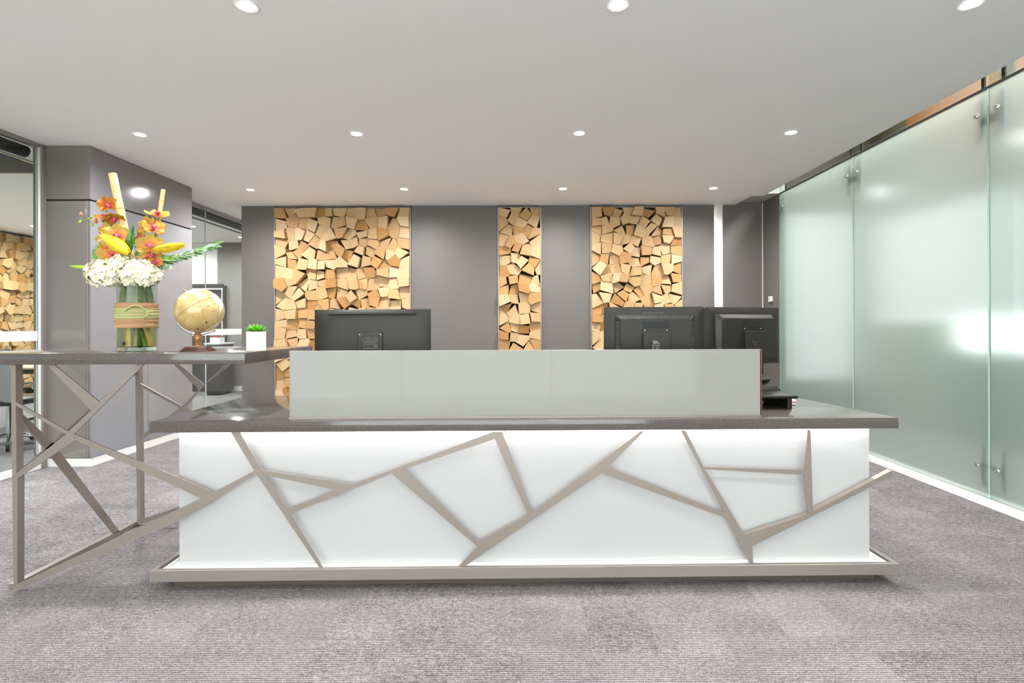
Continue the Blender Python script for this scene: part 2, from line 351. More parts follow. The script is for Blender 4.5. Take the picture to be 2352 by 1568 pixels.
# ---- frosted glass wall
FX = 3.035; FT = 2.70
w3 = empty('window_3', (FX, 3.45, 0), kind='structure')
J = [6.255, 4.86, 3.45, 2.04, .63, -.78, -2.19, -2.99]
for a_, b_ in zip(J[1:], J): mk('pane', B(FX, FX+.012, a_+.006, b_-.006, .035, FT), frost, w3, label='frosted pale green glass pane')
for a_, b_ in zip(J[1:], J): mk('upper_pane', B(FX, FX+.012, a_+.006, b_-.006, FT+.014, 3.5), upper_glass, w3, label='clear glass pane above the frosted one')
mk('transom_seal', B(FX-.004, FX+.016, -2.99, 6.255, FT, FT+.014), black_deep, w3)
mk('sill', BB(2.965, 3.12, -2.99, 6.255, 0, .034, b=.003, seg=1), skirt_white, w3, label='white floor sill')
for j in J[:7]:
    yy = j-.02 if j > 6 else j
    mk('glass_fin', B(FX+.014, FX+.16, yy-.006, yy+.006, .035, 3.5), glass_edge if False else clear_glass, w3)
    mk('joint_edge', B(FX-.001, FX+.0125, yy-.0055, yy+.0055, .035, FT), glass_edge, w3, label='pale green glass edge')
    for s_ in (-1, 1):
        if j > 6 and s_ > 0: continue
        for zz in (.235, 2.545, FT+.16):
            by = yy+s_*.075
            mk('bolt', MB().lathe([(.0, -.022), (.012, -.022), (.017, -.016), (.017, -.004), (.010, -.004), (.010, .0)], (FX, by, zz), 14, M=Matrix.Rotation(PI/2, 4, 'Y')) if zz < FT else MB().tube([(FX-.012, by, zz), (FX, by, zz)], .014, 12), chrome, w3, smooth=40)
            mk('bracket', B(FX+.03, FX+.042, by-.012, by+.012, zz-.13, zz+.13), blue_grey if zz < FT else black_deep, w3)
            mk('spider_arm', B(FX+.03, FX+.05, min(by, yy), max(by, yy), zz-.012, zz+.012), metal_s, w3)
lav = mat('lavender_grey', '#9aa0aa', .6)
mk('wall_corridor', MB().box(4.55, 4.65, -3.1, 4.72, .9, 2.3).box(4.55, 4.65, 4.72, 6.9, 2.47, 2.5), lav, kind='structure')
mk('wall_corridor_lower', MB().box(4.50, 4.65, -3.1, 5.6, 0, .9), teal_dark, kind='structure')
mk('wall_corridor_end', MB().box(4.50, 4.65, 5.6, 6.9, 0, 1.22), green_floor, kind='structure')
mk('wall_corridor_upper', MB().box(4.50, 4.65, 6.2, 6.9, 2.5, 4.0).box(4.50, 4.65, 4.82, 5.0, 2.5, 4.0), olive_wall, kind='structure')
mk('wall_corridor_orange', MB().box(4.50, 4.65, 5.0, 6.2, 2.5, 4.0).box(4.50, 4.65, -3.1, 4.82, 2.3, 4.0), orange_wall, kind='structure')
w5 = empty('window_5', (4.6, 5.8, 1.2), kind='structure')
mk('pane', B(4.58, 4.59, 4.75, 6.85, 1.24, 2.46), tinted_glass, w5); mk('mullion', B(4.56, 4.61, 4.72, 4.76, 1.22, 2.47), metal_s, w5)
w6 = empty('window_6', (3.9, 6.95, .5), kind='structure')
mk('pane', B(3.2, 4.5, 6.94, 6.95, .45, 2.62), tinted_glass, w6); mk('mullion', B(4.42, 4.5, 6.9, 7.0, .45, 2.62), metal_s, w6)
mk('wall_closing', MB().box(3.12, 4.65, 6.9, 7.0, 0, .45).box(3.12, 4.65, 6.9, 7.0, 2.62, 4.0).box(3.12, 3.2, 6.9, 7.0, .45, 2.62).box(4.5, 4.65, 6.9, 7.0, .45, 2.62), olive_wall, kind='structure')
mk('wall_link', B(3.02, 3.12, 6.88, 9.7, 0, 4.0), wall_white, kind='structure')
mk('wall_bulkhead', MB().box(2.846, 4.65, -3.1, 6.9, 4.0, 4.1).box(2.70, 2.845, -3.1, 6.9, CZ+.16, 4.0), wall_grey, kind='structure')
mk('wall_corridor_front', B(3.05, 4.65, FY-.1, FY, 0, 4.0), wall_grey, kind='structure')
# ================================================================== DOWNLIGHTS
DX = [-2.99, -1.29, .458, 2.12]; DY = [2.5, 4.17, 5.86, .83, -.85, -2.4]
rown = {2.5: 'nearest visible row', 4.17: 'middle row', 5.86: 'far row by the back wall'}
coln = ['leftmost of', 'second from left in', 'third from left in', 'rightmost of']
def downlight(x, y, label, group, cz=CZ, energy=SPOT):
    t = empty('downlight', (x, y, cz), label, 'ceiling light', group)
    mk('trim_ring', MB().lathe([(.040, -.001), (.040, -.006), (.052, -.007), (.055, -.001)], (x, y, cz), 28), white_paint, t, smooth=40)
    mk('lens', MB().lathe([(.040, -.0015), (.037, -.0065), (.022, -.0095), (0, -.0105)], (x, y, cz), 24), lamp_on, t, smooth=60)
    light('downlight_lamp', 'SPOT', (x, y, cz-.03), energy, t, spot_size=math.radians(172), spot_blend=1.0, shadow_soft_size=.035, color=(.975, .98, 1.0))
    return t
for j, y in enumerate(DY):
    for i, x in enumerate(DX):
        lab = ('round white recessed downlight, %s the %s' % (coln[i], rown[y])) if y in rown else 'downlight behind the viewpoint, %s its row, %.1f metres back' % (coln[i].split(' ')[0], abs(y))
        downlight(x, y, lab, 'recessed ceiling downlights' if y in rown else 'downlights behind the viewpoint', energy=SPOT*{5.86: 1.3, 4.17: 1.1, 2.5: 1.0}.get(y, .5))
p1 = at(73, 514, 7.9); p2 = at(94, 471, 6.7)
for n_, (x, y) in enumerate([(-7.30, 7.95), (-6.05, 6.72), (-7.3, 4.6), (-5.6, 3.2), (-7.3, 2.4), (-5.6, 1.2), (-5.2, 5.2)]):
    downlight(x, y, ['small downlight in meeting room ceiling nearest its wood wall', 'small downlight in meeting room ceiling beside the glass frame', 'meeting room downlight left of the view', 'meeting room downlight left of the view', 'meeting room downlight left of the view', 'meeting room downlight left of the view', 'meeting room downlight above the near chair'][n_], 'meeting room downlights', energy=110)
for n_, (x, y) in enumerate([(-4.95, 8.0), (-5.9, 8.9), (-4.75, 9.0)]):
    downlight(x, y, ['downlight seen through the corridor glass nearest its frame', 'downlight seen low through the corridor glass', 'downlight seen through corridor glass by the far grey wall'][n_], 'downlights beyond the corridor glass', energy=55)
# ================================================================== WOOD BLOCK PANELS
def clip(poly, a, b, c):   # keep a*x+b*y<=c
    out = []
    for i in range(len(poly)):
        p, q = poly[i], poly[(i+1) % len(poly)]
        dp, dq = a*p[0]+b*p[1]-c, a*q[0]+b*q[1]-c
        if dp <= 0: out.append(p)
        if (dp < 0 < dq) or (dq < 0 < dp):
            t = dp/(dp-dq); out.append((p[0]+(q[0]-p[0])*t, p[1]+(q[1]-p[1])*t))
    return out
def cells(W, Hh, step, rnd):
    nx = max(1, round(W/step)); nz = max(1, round(Hh/step)); sx, sz = W/nx, Hh/nz
    P = {}
    for i in range(-1, nx+1):
        for j in range(-1, nz+1):
            o_ = .5 if j % 2 else 0
            if 0 <= i < nx and 0 <= j < nz:
                P[i, j] = ((i+.5+(o_-.25)*.5+rnd.uniform(-.33, .33))*sx, (j+.5+rnd.uniform(-.33, .33))*sz)
    res = []
    for (i, j), (px, pz) in P.items():
        poly = [(0, 0), (W, 0), (W, Hh), (0, Hh)]
        for di in range(-3, 4):
            for dj in range(-3, 4):
                q = P.get((i+di, j+dj))
                if (di or dj) and q:
                    a_, b_ = q[0]-px, q[1]-pz; poly = clip(poly, a_, b_, (a_*(q[0]+px)+b_*(q[1]+pz))/2)
                    if len(poly) < 3: break
        if len(poly) < 3: continue
        target = 4 if rnd.random() < .68 else 5
        while len(poly) > target:   # drop the shortest edge by running its neighbours on to where they meet
            L = [math.dist(poly[a], poly[(a+1) % len(poly)]) for a in range(len(poly))]
            a = L.index(min(L)); n_ = len(poly); p0, p1, p2, p3 = poly[a-1], poly[a], poly[(a+1) % n_], poly[(a+2) % n_]
            d1 = (p1[0]-p0[0], p1[1]-p0[1]); d2 = (p2[0]-p3[0], p2[1]-p3[1]); den = d1[0]*d2[1]-d1[1]*d2[0]
            m_ = ((p1[0]+p2[0])/2, (p1[1]+p2[1])/2)
            if abs(den) > 1e-9:
                t = ((p3[0]-p0[0])*d2[1]-(p3[1]-p0[1])*d2[0])/den; x_ = (p0[0]+d1[0]*t, p0[1]+d1[1]*t)
                if math.dist(x_, m_) < .028 and 0 <= x_[0] <= W and 0 <= x_[1] <= Hh: m_ = ((x_[0]+m_[0])/2, (x_[1]+m_[1])/2)
            poly[a] = m_; del poly[(a+1) % n_]
        cx = sum(p[0] for p in poly)/len(poly); cz = sum(p[1] for p in poly)/len(poly)
        s_ = rnd.uniform(.965, 1.02); th = rnd.uniform(-.07, .07)
        q = []
        for x_, z_ in poly:
            dx, dz = (x_-cx)*s_, (z_-cz)*s_
            q.append((min(W-.001, max(.001, cx+dx*math.cos(th)-dz*math.sin(th))), min(Hh-.001, max(.001, cz+dx*math.sin(th)+dz*math.cos(th)))))
        res.append((cx, cz, q))
    return res
def block_panel(label, org, ux, W, Hh, step, nrm, seed, group=None):
    """org: lower corner; ux: unit vector along the wall; nrm: unit vector out of the wall"""
    rnd = random.Random(seed); org = Vector(org); ux = Vector(ux); nrm = Vector(nrm); uz = Vector((0, 0, 1))
    t = empty('wood_block_panel', org, label, 'wall panel', group)
    fr = MB()
    for a_, b_, c_, d_ in [(-.016, .0, -.0, Hh+.008), (W, W+.016, 0, Hh+.008), (0, W, Hh, Hh+.008)]:
        pts = [org+ux*x_+uz*z_+nrm*.012 for x_, z_ in ((a_, c_), (b_, c_), (b_, d_), (a_, d_))]; fr.prism(pts, -nrm*.165)
    mk('frame', fr, metal_s, t, label='thin grey metal frame')
    for cx, cz, q in cells(W, Hh, step, rnd):
        dep = rnd.choice([0, .01, .02, .03, .045, .06, .075])+rnd.uniform(0, .012)
        tx, tz = rnd.uniform(-.16, .16), rnd.uniform(-.16, .16)
        c = org+ux*cx+uz*cz+nrm*dep
        fp = [org+ux*x_+uz*z_+nrm*(dep-.012+tx*(x_-cx)+tz*(z_-cz)) for x_, z_ in q]
        bp = [org+ux*x_+uz*z_-nrm*.155 for x_, z_ in q]
        n_ = len(q); m = MB(); vs = fp+bp
        fs = [tuple(range(n_)), tuple(reversed(range(n_, 2*n_)))]+[(i, i+n_, (i+1) % n_+n_, (i+1) % n_) for i in range(n_)]
        if (fp[1]-fp[0]).cross(fp[2]-fp[1]).dot(nrm) < 0: fs = [tuple(reversed(f)) for f in fs]
        m.add(vs, fs)
        yaw = math.atan2(ux.y, ux.x)
        o = mk('wood_block', m, wood, t, origin=c)
        if abs(yaw) > .1:   # keep the ring pattern facing out of a side wall
            R = Matrix.Rotation(yaw, 4, 'Z'); o.data.transform(R.inverted()); o.rotation_euler = (0, 0, yaw)
    return t
PH = CZ-.022
block_panel('widest panel of pale wood block ends, left on the grey back wall', (RX[0][0]+.018, BY, 0), (1, 0, 0), RX[0][1]-RX[0][0]-.036, PH-.012, .125, (0, -1, 0), 3, 'wood block panels in the back wall')
block_panel('narrow middle panel of wood block ends in the back wall', (RX[1][0]+.018, BY, 0), (1, 0, 0), RX[1][1]-RX[1][0]-.036, PH-.012, .120, (0, -1, 0), 4, 'wood block panels in the back wall')
block_panel('right panel of wood block ends above the two black monitors', (RX[2][0]+.018, BY, 0), (1, 0, 0), RX[2][1]-RX[2][0]-.036, PH-.012, .121, (0, -1, 0), 5, 'wood block panels in the back wall')
block_panel('wood block wall panel inside the glazed meeting room', (-8.13, 7.75, 0), (0, 1, 0), 1.8, PH-.02, .125, (1, 0, 0), 6)
# ================================================================== RECEPTION DESK (turned a little, left end nearer)
TH = .0148; DO = Vector((-1.636, 2.33, 0)); DU = Vector((math.cos(TH), math.sin(TH), 0)); DN = Vector((-math.sin(TH), math.cos(TH), 0))
def D(u, v, z): return DO+DU*u+DN*v+Vector((0, 0, z))
def DM(v): return D(v.x, v.y, v.z)
def onplane(x, y, v):
    """point of the desk's front-parallel plane at inset v that the pixel shows"""
    a, b = pix(x, y); ray = Vector((a/F, 1, -b/F)); cpos = Vector((0, 0, H)); o_ = DO+DN*v
    t = (o_-cpos).dot(DN)/ray.dot(DN); return cpos+ray*t
DW = 3.325
ZT, ZB = .752, .703
desk = empty('reception_desk', D(DW/2, .4, 0), 'long white glass fronted reception desk with angular grey metal strips', 'desk')
top = MB(); tp = [D(0, 0, ZB), D(DW, 0, ZB), D(DW-.135, .86, ZB), D(.0, .86, ZB)]
def slab(pts, z0, z1, b=.003):
    bm = bmesh.new(); lo = [bm.verts.new((p.x, p.y, z0)) for p in pts]; hi = [bm.verts.new((p.x, p.y, z1)) for p in pts]; n = len(pts)
    bm.faces.new(list(reversed(lo))); bm.faces.new(hi)
    for i in range(n): bm.faces.new([lo[i], lo[(i+1) % n], hi[(i+1) % n], hi[i]])
    bmesh.ops.bevel(bm, geom=bm.edges[:], offset=b, segments=2, affect='EDGES', profile=.5)
    bm.verts.index_update(); m = MB().add([v.co.copy() for v in bm.verts], [tuple(v.index for v in f.verts) for f in bm.faces]); bm.free(); return m
mk('countertop', slab(tp, ZB, ZT), quartz, desk, smooth=30)
PU0, PU1, PV = .095, DW-.135+.045, .062
PU1 = (onplane(1997, 1100, PV)-DO).dot(DU); PU0 = (onplane(411, 1100, PV)-DO).dot(DU)
ZP = .0985
mk('front_panel', MB().bbox(PU0, PU1, PV, PV+.012, ZP-.0029, ZB-.002, b=.0015, seg=1, M=DM), white_gloss, desk, label='glossy white back-painted glass front')
mk('side_panel', MB().bbox(PU0, PU0+.016, PV+.013, .70, ZP, ZB-.002, b=.001, seg=1, M=DM), white_paint, desk)
mk('side_panel', MB().bbox(PU1-.016, PU1, PV+.013, .70, ZP, ZB-.002, b=.001, seg=1, M=DM), white_paint, desk)
mk('cabinet_body', MB().box(PU0+.03, PU1-.03, PV+.013, .12, ZP, ZB-.03, M=DM).box(PU0+.03, PU0+.5, .12, .66, ZP, ZB-.03, M=DM).box(PU1-.5, PU1-.03, .12, .66, ZP, ZB-.03, M=DM), white_paint, desk)
mk('led_strip', MB().box(PU0+.02, PU1-.02, PV-.016, PV-.008, ZB-.004, ZB-.0005, M=DM), led_on, desk, label='lit white strip under the counter edge')
for i in range(3):
    c = D(PU0+(PU1-PU0)*(i+.5)/3, PV-.010, ZB-.006)
    light('strip_lamp', 'AREA', c, .62, desk, rot=(math.radians(-14), 0, TH), shape='RECTANGLE', size=(PU1-PU0)/3, size_y=.012, color=(1, 1, 1), spread=math.radians(150))
mk('base_rail', MB().bbox(0, DW, 0, .022, .048, ZP, b=.0015, seg=1, M=DM), metal_b, desk, smooth=30, label='brushed metal front rail')
for n_, u in enumerate((0, DW-.022)):
    mk('side_rail', MB().bbox(u, u+.022, .0225, .80, .048, ZP, b=.0015, seg=1, M=DM), metal_b, desk)
for u in (.036, DW-.052): mk('inner_rail', MB().bbox(u, u+.016, .03, .79, .055, ZP-.004, b=.001, seg=1, M=DM), white_paint, desk)
mk('base_plate', MB().box(.06, DW-.06, .0225, .80, .050, ZP-.003, M=DM).box(.022, .06, .0225, .80, .050, .060, M=DM).box(DW-.06, DW-.022, .0225, .80, .050, .060, M=DM), white_paint, desk)
mk('kick_plate', MB().bbox(.07, DW-.07, .062, .76, 0, .048, b=.001, seg=1, M=DM), dark_kick, desk)
# --- strips of the front metalwork
def A_(x, y): return (340+x/2.6133, 920+y/2.6133)
def E_(x, y): return (1140+x/2.45, 920+y/2.45)
SV = .016
strips = [
 [A_(498, 190), A_(552, 190), A_(683, 415), A_(703, 447), A_(828, 648), A_(848, 680), A_(1050, 1004), A_(1030, 1004), A_(650, 440), A_(637, 420)],
 [A_(683, 415), A_(1228, 500), A_(1133, 537), A_(703, 447)],
 [A_(828, 648), A_(1133, 537), A_(1228, 500), A_(2070, 187), A_(2125, 187), A_(2128, 195), A_(2082, 230), A_(1535, 410), A_(1462, 437), A_(848, 680)],
 [A_(2082, 230), A_(2128, 195), A_(2305, 672), A_(2280, 686)],
 [A_(1462, 437), A_(1535, 410), A_(1983, 845), A_(1980, 878)],
 [A_(1855, 1000), A_(1980, 878), A_(1983, 845), A_(2280, 686), A_(2305, 672), E_(812, 172), E_(830, 172), E_(632, 372), E_(590, 408), E_(0, 808), A_(1893, 1000)],
 [E_(590, 408), E_(632, 372), E_(1283, 630), E_(1300, 662)],
 [E_(1040, 168), E_(1065, 168), E_(1168, 372), E_(1175, 385), E_(1398, 755), E_(1440, 820), E_(1447, 923), E_(1430, 923), E_(1300, 662), E_(1283, 630)],
 [E_(1168, 372), E_(1732, 388), E_(1732, 418), E_(1175, 385)],
 [E_(1753, 164), E_(1768, 164), E_(1782, 622), E_(1752, 640), E_(1732, 418), E_(1732, 388)],
 [E_(1398, 755), E_(1752, 640), E_(1782, 622), E_(2225, 392), E_(2227, 425), E_(1780, 650), E_(1440, 820)],
]
for n_, s_ in enumerate(strips): mk('metal_strip', MB().prism([onplane(x, y, SV) for x, y in s_], DN*(.028 if n_ == 10 else .006)), metal_s, desk)
# --- glass screen standing on the desk: a thing of its own
SVs = .056
s0 = (onplane(665, 880, SVs)-DO).dot(DU); s1 = (onplane(1746, 880, SVs)-DO).dot(DU)
sc_ = empty('glass_screen', D((s0+s1)/2, SVs, ZT), 'long pale green-white glass screen standing on the desk front', 'screen')
mk('glass_pane', MB().bbox(s0, s1, SVs, SVs+.012, ZT+.004, 1.058, b=.001, seg=1, M=DM), screen_glass, sc_)
mk('clear_face', MB().box(s0-.002, s1+.002, SVs-.006, SVs-.0005, ZT+.004, 1.060, M=DM), clear('screen_face', '#fdfcfd', .22), sc_, label='clear outer glass layer')
mk('edge_bead', MB().box(s1+.0025, s1+.0045, SVs-.006, SVs+.012, ZT+.001, 1.060, M=DM), mat('edge_brown', '#7c5a50', .5), sc_, label='thin brown edge bead')
mk('mounting_channel', MB().box(s0, s1, SVs-.009, SVs+.015, ZT, ZT+.007, M=DM), metal_s, sc_)
# ================================================================== HIGH COUNTER on its open metal frame
CT, CB = 1.054, 1.004
hc = empty('high_counter', (-1.85, 2.7, 0), 'dark grey quartz high counter on an open angular metal frame', 'counter')
CY0, CY1 = 2.325, 3.08
mk('countertop', slab([Vector((-2.50, CY0, 0)), Vector((-1.212, CY0, 0)), Vector((-1.212, CY1, 0)), Vector((-2.46, CY1, 0))], CB, CT), quartz, hc, smooth=30)
def P2(x, y): return (x/2.5286, 760+y/2.5286)
fs_ = [
 [(24.5, 836), (35.8, 836), (36, 922), (36.3, 931), (38, 1087), (40, 1099), (39.5, 1352), (31, 1355)],
 [(583.8, 1080.7), (588.7, 1088.4), (412.7, 1194.7), (39.5, 1355), (39.6, 1340), (54.2, 1334.2), (462, 1144.7), (490.4, 1130.5)],
 [(170.3, 996.7), P2(1243, 937), P2(1168, 972), (174, 1010.5)],
 [(38, 1087), (151, 997), (157, 991), (209, 942), (228, 923), (313, 836), (331, 836), (170, 997), (174, 1010.5), (40, 1098)],
 [(106.8, 836), (123, 836), (228, 923), (208.4, 942)],
 [(35.8, 922), (157, 990.8), (151, 997), (36.3, 931)],
]
for n_, s_ in enumerate(fs_): mk('post' if n_ == 0 else 'metal_strip', MB().prism([onplane(x, y, SV) for x, y in s_], DN*(.034 if n_ == 0 else .006)), metal_s, hc)
SX = -2.262
def side(y, z): return Vector((SX, y, z))
mk('side_strip', MB().prism([side(2.385, .80), side(2.568, .606), side(2.985, .02), side(2.945, .02), side(2.516, .597), side(2.385, .77)], (-.008, 0, 0)), metal_s, hc)
mk('side_strip', MB().prism([side(2.385, .518), side(3.12, .917), side(3.12, .893), side(2.385, .494)], (-.007, 0, 0)), metal_s, hc)
mk('floor_bar', B(SX-.032, SX, 2.37, 3.14, .001, .024), metal_s, hc)
BYp = 3.115
bs_ = [
 [(310, 836), (319, 836), (324, 1203), (315, 1203)],
 [(398.75, 836), (412, 836), (468.8, 882.9), (455.9, 894.6)],
 [(517, 836), (530, 836), (468.8, 882.9), (427.3, 935.2), (441.6, 942.3), (380, 975), (324, 1010), (324, 1000), (388, 955), (417.5, 932), (455.9, 894.6)],
 [(321, 879.5), (417.5, 932), (411, 936), (321, 887)],
 [(323, 1192), (500, 1135), (500, 1147), (324, 1203)],
]
for n_, s_ in enumerate(bs_): mk('rear_post' if n_ == 0 else 'rear_strip', MB().prism([at(x, y, BYp) for x, y in s_], (0, .032 if n_ == 0 else .006, 0)), metal_s, hc)
# ================================================================== MONITORS
def frame_of(c, yaw, tilt):
    """local x: image right, y: away from the viewer, z: up; the monitor shows its back to the viewer"""
    return Matrix.Translation(c) @ Matrix.Rotation(yaw, 4, 'Z') @ Matrix.Rotation(tilt, 4, 'X')
def rrect(w_, h_, r_, n=5):
    out = []
    for cx, cz, a0 in ((w_/2-r_, h_/2-r_, 0), (-w_/2+r_, h_/2-r_, 90), (-w_/2+r_, -h_/2+r_, 180), (w_/2-r_, -h_/2+r_, 270)):
        for i in range(n): a = math.radians(a0+90*i/(n-1)); out.append((cx+r_*math.cos(a), cz+r_*math.sin(a)))
    return out
def loft(M, rings, mi=0):
    """rings: [(w,h,r,y,zoff)] joined from front to back, both ends capped"""
    m = MB(); vs = []; n = 20
    for w_, h_, r_, y_, zo in rings: vs += [M @ Vector((x, y_, z+zo)) for x, z in rrect(w_, h_, r_)]
    fs = [(i*n+j, i*n+(j+1) % n, (i+1)*n+(j+1) % n, (i+1)*n+j) for i in range(len(rings)-1) for j in range(n)]
    fs = [tuple(reversed(f)) for f in fs]+[tuple(range(n)), tuple(reversed(range((len(rings)-1)*n, len(rings)*n)))]
    if rings[0][3] > rings[-1][3]: fs = [tuple(reversed(f)) for f in fs]
    return m.add(vs, [tuple(reversed(f)) for f in fs], mi)
def text_mb(body, size, M, extr=.0004, shear=0, spacing=1.0):
    c = bpy.data.curves.new('lettering', 'FONT'); c.body = body; c.size = size; c.extrude = extr; c.shear = shear; c.space_character = spacing
    c.align_x = 'CENTER'; c.align_y = 'CENTER'; c.resolution_u = 3
    o = bpy.data.objects.new('lettering', c); COL.objects.link(o); dg = bpy.context.evaluated_depsgraph_get(); me = bpy.data.meshes.new_from_object(o.evaluated_get(dg))
    R = M @ Matrix.Rotation(PI/2, 4, 'X')
    m = MB().add([R @ v.co for v in me.vertices], [tuple(p.vertices) for p in me.polygons])
    bpy.data.objects.remove(o); bpy.data.curves.remove(c); bpy.data.meshes.remove(me); return m
def hp_monitor(c, yaw, tilt, label, Wd, Hd, deskz, logo=True, name_row=False, headoff=0, base=None):
    t = empty('monitor', (c.x, c.y, deskz), label, 'monitor', 'black monitors at the right of the desk'); M = frame_of(c, yaw, tilt)
    mk('rear_shell', loft(M, [(Wd, Hd, .010, .020, 0), (Wd, Hd, .010, .004, 0), (Wd-.05, Hd-.045, .014, -.006, 0), (Wd-.08, Hd-.07, .016, -.008, 0)]), black_pl2, t, smooth=35)
    mk('screen_panel', loft(M, [(Wd-.004, Hd-.004, .008, .026, 0), (Wd-.002, Hd-.002, .008, .0205, 0)]), screen_on, t)
    w2, h2 = Wd*.80, Hd*.80
    mk('vent_hump', loft(M, [(w2, h2, .014, -.004, -.006), (w2-.004, h2-.004, .014, -.012, -.006), (w2-.055, h2-.048, .010, -.036, -.006)]), black_pl, t, smooth=30)
    sl = MB()
    for i in range(54):
        x = -w2/2+.03+i*(w2-.06)/53
        p0, p1 = Vector((x, -.0140, h2/2-.010)), Vector((x*.94, -.0345, h2/2-.027))
        sl.add([M @ (p0+Vector((-.0011, 0, 0))), M @ (p0+Vector((.0011, 0, 0))), M @ (p1+Vector((.0011, 0, 0))), M @ (p1+Vector((-.0011, 0, 0))), M @ (p0+Vector((0, -.0018, .0018))), M @ (p1+Vector((0, -.0018, .0018)))], [(0, 4, 5, 3), (4, 1, 2, 5), (0, 1, 4), (3, 5, 2)])
    for sgn in (-1, 1):
        for i in range(34):
            z = h2/2-.035-i*(h2-.07)/33-.006
            p0, p1 = Vector((sgn*(w2/2-.005), -.0140, z)), Vector((sgn*(w2/2-.025), -.0345, z))
            sl.add([M @ (p0+Vector((0, 0, -.0011))), M @ (p0+Vector((0, 0, .0011))), M @ (p1+Vector((0, 0, .0011))), M @ (p1+Vector((0, 0, -.0011))), M @ (p0+Vector((sgn*.0018, -.0018, 0))), M @ (p1+Vector((sgn*.0018, -.0018, 0)))], [(0, 4, 5, 3), (4, 1, 2, 5), (0, 1, 4), (3, 5, 2)])
    mk('vent_slats', sl, mat('vent_grey', '#77736c', .35), t, kind='stuff', label='fine grey vent ribs round the hump')
    mk('rear_cover', loft(M, [(w2-.050, h2-.044, .010, -.034, -.006), (w2-.055, h2-.048, .010, -.041, -.006)]), black_pl2, t, smooth=35)
    hx = headoff
    Mh = M @ Matrix.Translation((hx, 0, 0)); zt = h2/2-.05
    mk('handle_recess', loft(Mh, [(.135, .036, .008, -.040, zt-.006), (.135, .036, .008, -.0418, zt-.006)]), black_deep, t)
    mk('mount_plate', loft(Mh, [(.135, .030, .002, -.040, zt-.036), (.133, .028, .002, -.0435, zt-.036)]), black_pl, t)
    for sgn in (-1, 1): mk('screw', MB().lathe([(.0028, 0), (.0024, -.0015), (0, -.0017)], Mh @ Vector((sgn*.055, -.0435, zt-.034)), 10, axis='Y'), chrome, t)
    mk('stand_head', loft(Mh, [(.135, .130, .006, -.040, zt-.112), (.135, .130, .006, -.066, zt-.112), (.131, .126, .006, -.068, zt-.112)]), black_pl2, t, smooth=35)
    if logo:
        lc = Mh @ Matrix.Translation((-.012, -.0682, zt-.112+(.002)))
        ring = MB().lathe([(0, -.0006), (.0265, -.0006), (.0265, 0)], (0, 0, 0), 32, axis='Y'); ring.v = [lc @ v for v in ring.v]
        mk('logo_disc', ring, logo_grey if logo == 1 else black_pl, t, label='round maker emblem reading hp')
        mk('logo_letters', text_mb('hp', .050, lc @ Matrix.Translation((0, -.0010, .002)), shear=.25, spacing=.85), black_pl2 if logo == 1 else logo_dim, t)
        # the darker left sliver of the disc
        if logo == 1:
            seg = [Vector((.0266*math.cos(a), -.0012, .0266*math.sin(a))) for a in [math.radians(v) for v in range(115, 246, 10)]]
            mk('logo_sliver', MB().prism([lc @ v for v in seg], (0, -.0003, 0)), black_deep, t)
    if name_row: mk('maker_name', text_mb('HEWLETT-PACKARD', .0085, M @ Matrix.Translation((-.01, -.0075, Hd/2-.0315)), spacing=1.45), logo_grey, t)
    # label lines at the foot of the back, right of the stand
    mk('rating_lines', MB().box(.055, .085, -.0095, -.0085, -Hd/2+.046, -Hd/2+.048, M=M).box(.055, .080, -.0095, -.0085, -Hd/2+.040, -Hd/2+.042, M=M).box(.055, .092, -.0095, -.0085, -Hd/2+.034, -Hd/2+.036, M=M), label_txt, t)
    # stand column and foot
    c2 = Mh @ Vector((0, -.055, zt-.15)); bx, by = c2.x, c2.y
    mk('stand_column', BB(bx-.045, bx+.045, by-.012, by+.022, deskz+.02, c2.z, b=.006), black_pl, t, smooth=35)
    R = Matrix.Translation((bx, by, deskz)) @ Matrix.Rotation(yaw, 4, 'Z')
    ft = MB(); prof = [(.105, .085, 0), (.105, .085, .006), (.085, .07, .030), (.062, .05, .052)]
    vs = []
    for a_, b_, z_ in prof: vs += [R @ Vector((x, y, z_)) for x, y in rrect(2*a_, 2*b_, .02)]
    n = 20; fs = [(i*n+j, i*n+(j+1) % n, (i+1)*n+(j+1) % n, (i+1)*n+j) for i in range(3) for j in range(n)]+[tuple(reversed(range(n))), tuple(range(3*n, 4*n))]
    mk('stand_foot', ft.add(vs, fs), black_pl2, t, smooth=35)
    mk('swivel_disc', MB().lathe([(.075, 0), (.080, .006), (.078, .012), (.05, .03)], R @ Vector((0, 0, .052)), 32), black_pl, t, smooth=35)
    return t
logo_dim = mat('logo_dim', '#413e39', .3)
# riser under the right monitors
RZ = .823
rs = empty('monitor_riser', (1.13, 2.78, ZT), 'low black monitor riser on the desk behind the glass screen', 'monitor stand')
mk('shelf', BB(.62, 1.355, 2.60, 2.92, RZ-.016, RZ, b=.005, seg=3), black_pl, rs, smooth=35)
for x in (.64, 1.33): mk('leg', BB(x-.012, x+.012, 2.635, 2.90, ZT, RZ-.0165, b=.003), black_pl, rs)
mk('rear_web', B(.655, 1.315, 2.885, 2.895, ZT+.002, RZ-.017), black_deep, rs)
cA = at(1502, 705, 2.70); HA = .325
hp_monitor(Vector((cA.x, 2.70, cA.z-HA/2+.001)), math.radians(-2), math.radians(2), 'wide black monitor seen from behind with grey hp emblem, above glass screen', .505, HA, ZT, 1, True)
lft, rgt = at(1618, 703, 2.79), at(1792, 706, 2.985); cB = (lft+rgt)/2; Wb = (rgt-lft).length; yawB = math.atan2(rgt.y-lft.y, rgt.x-lft.x)
HBm = .310
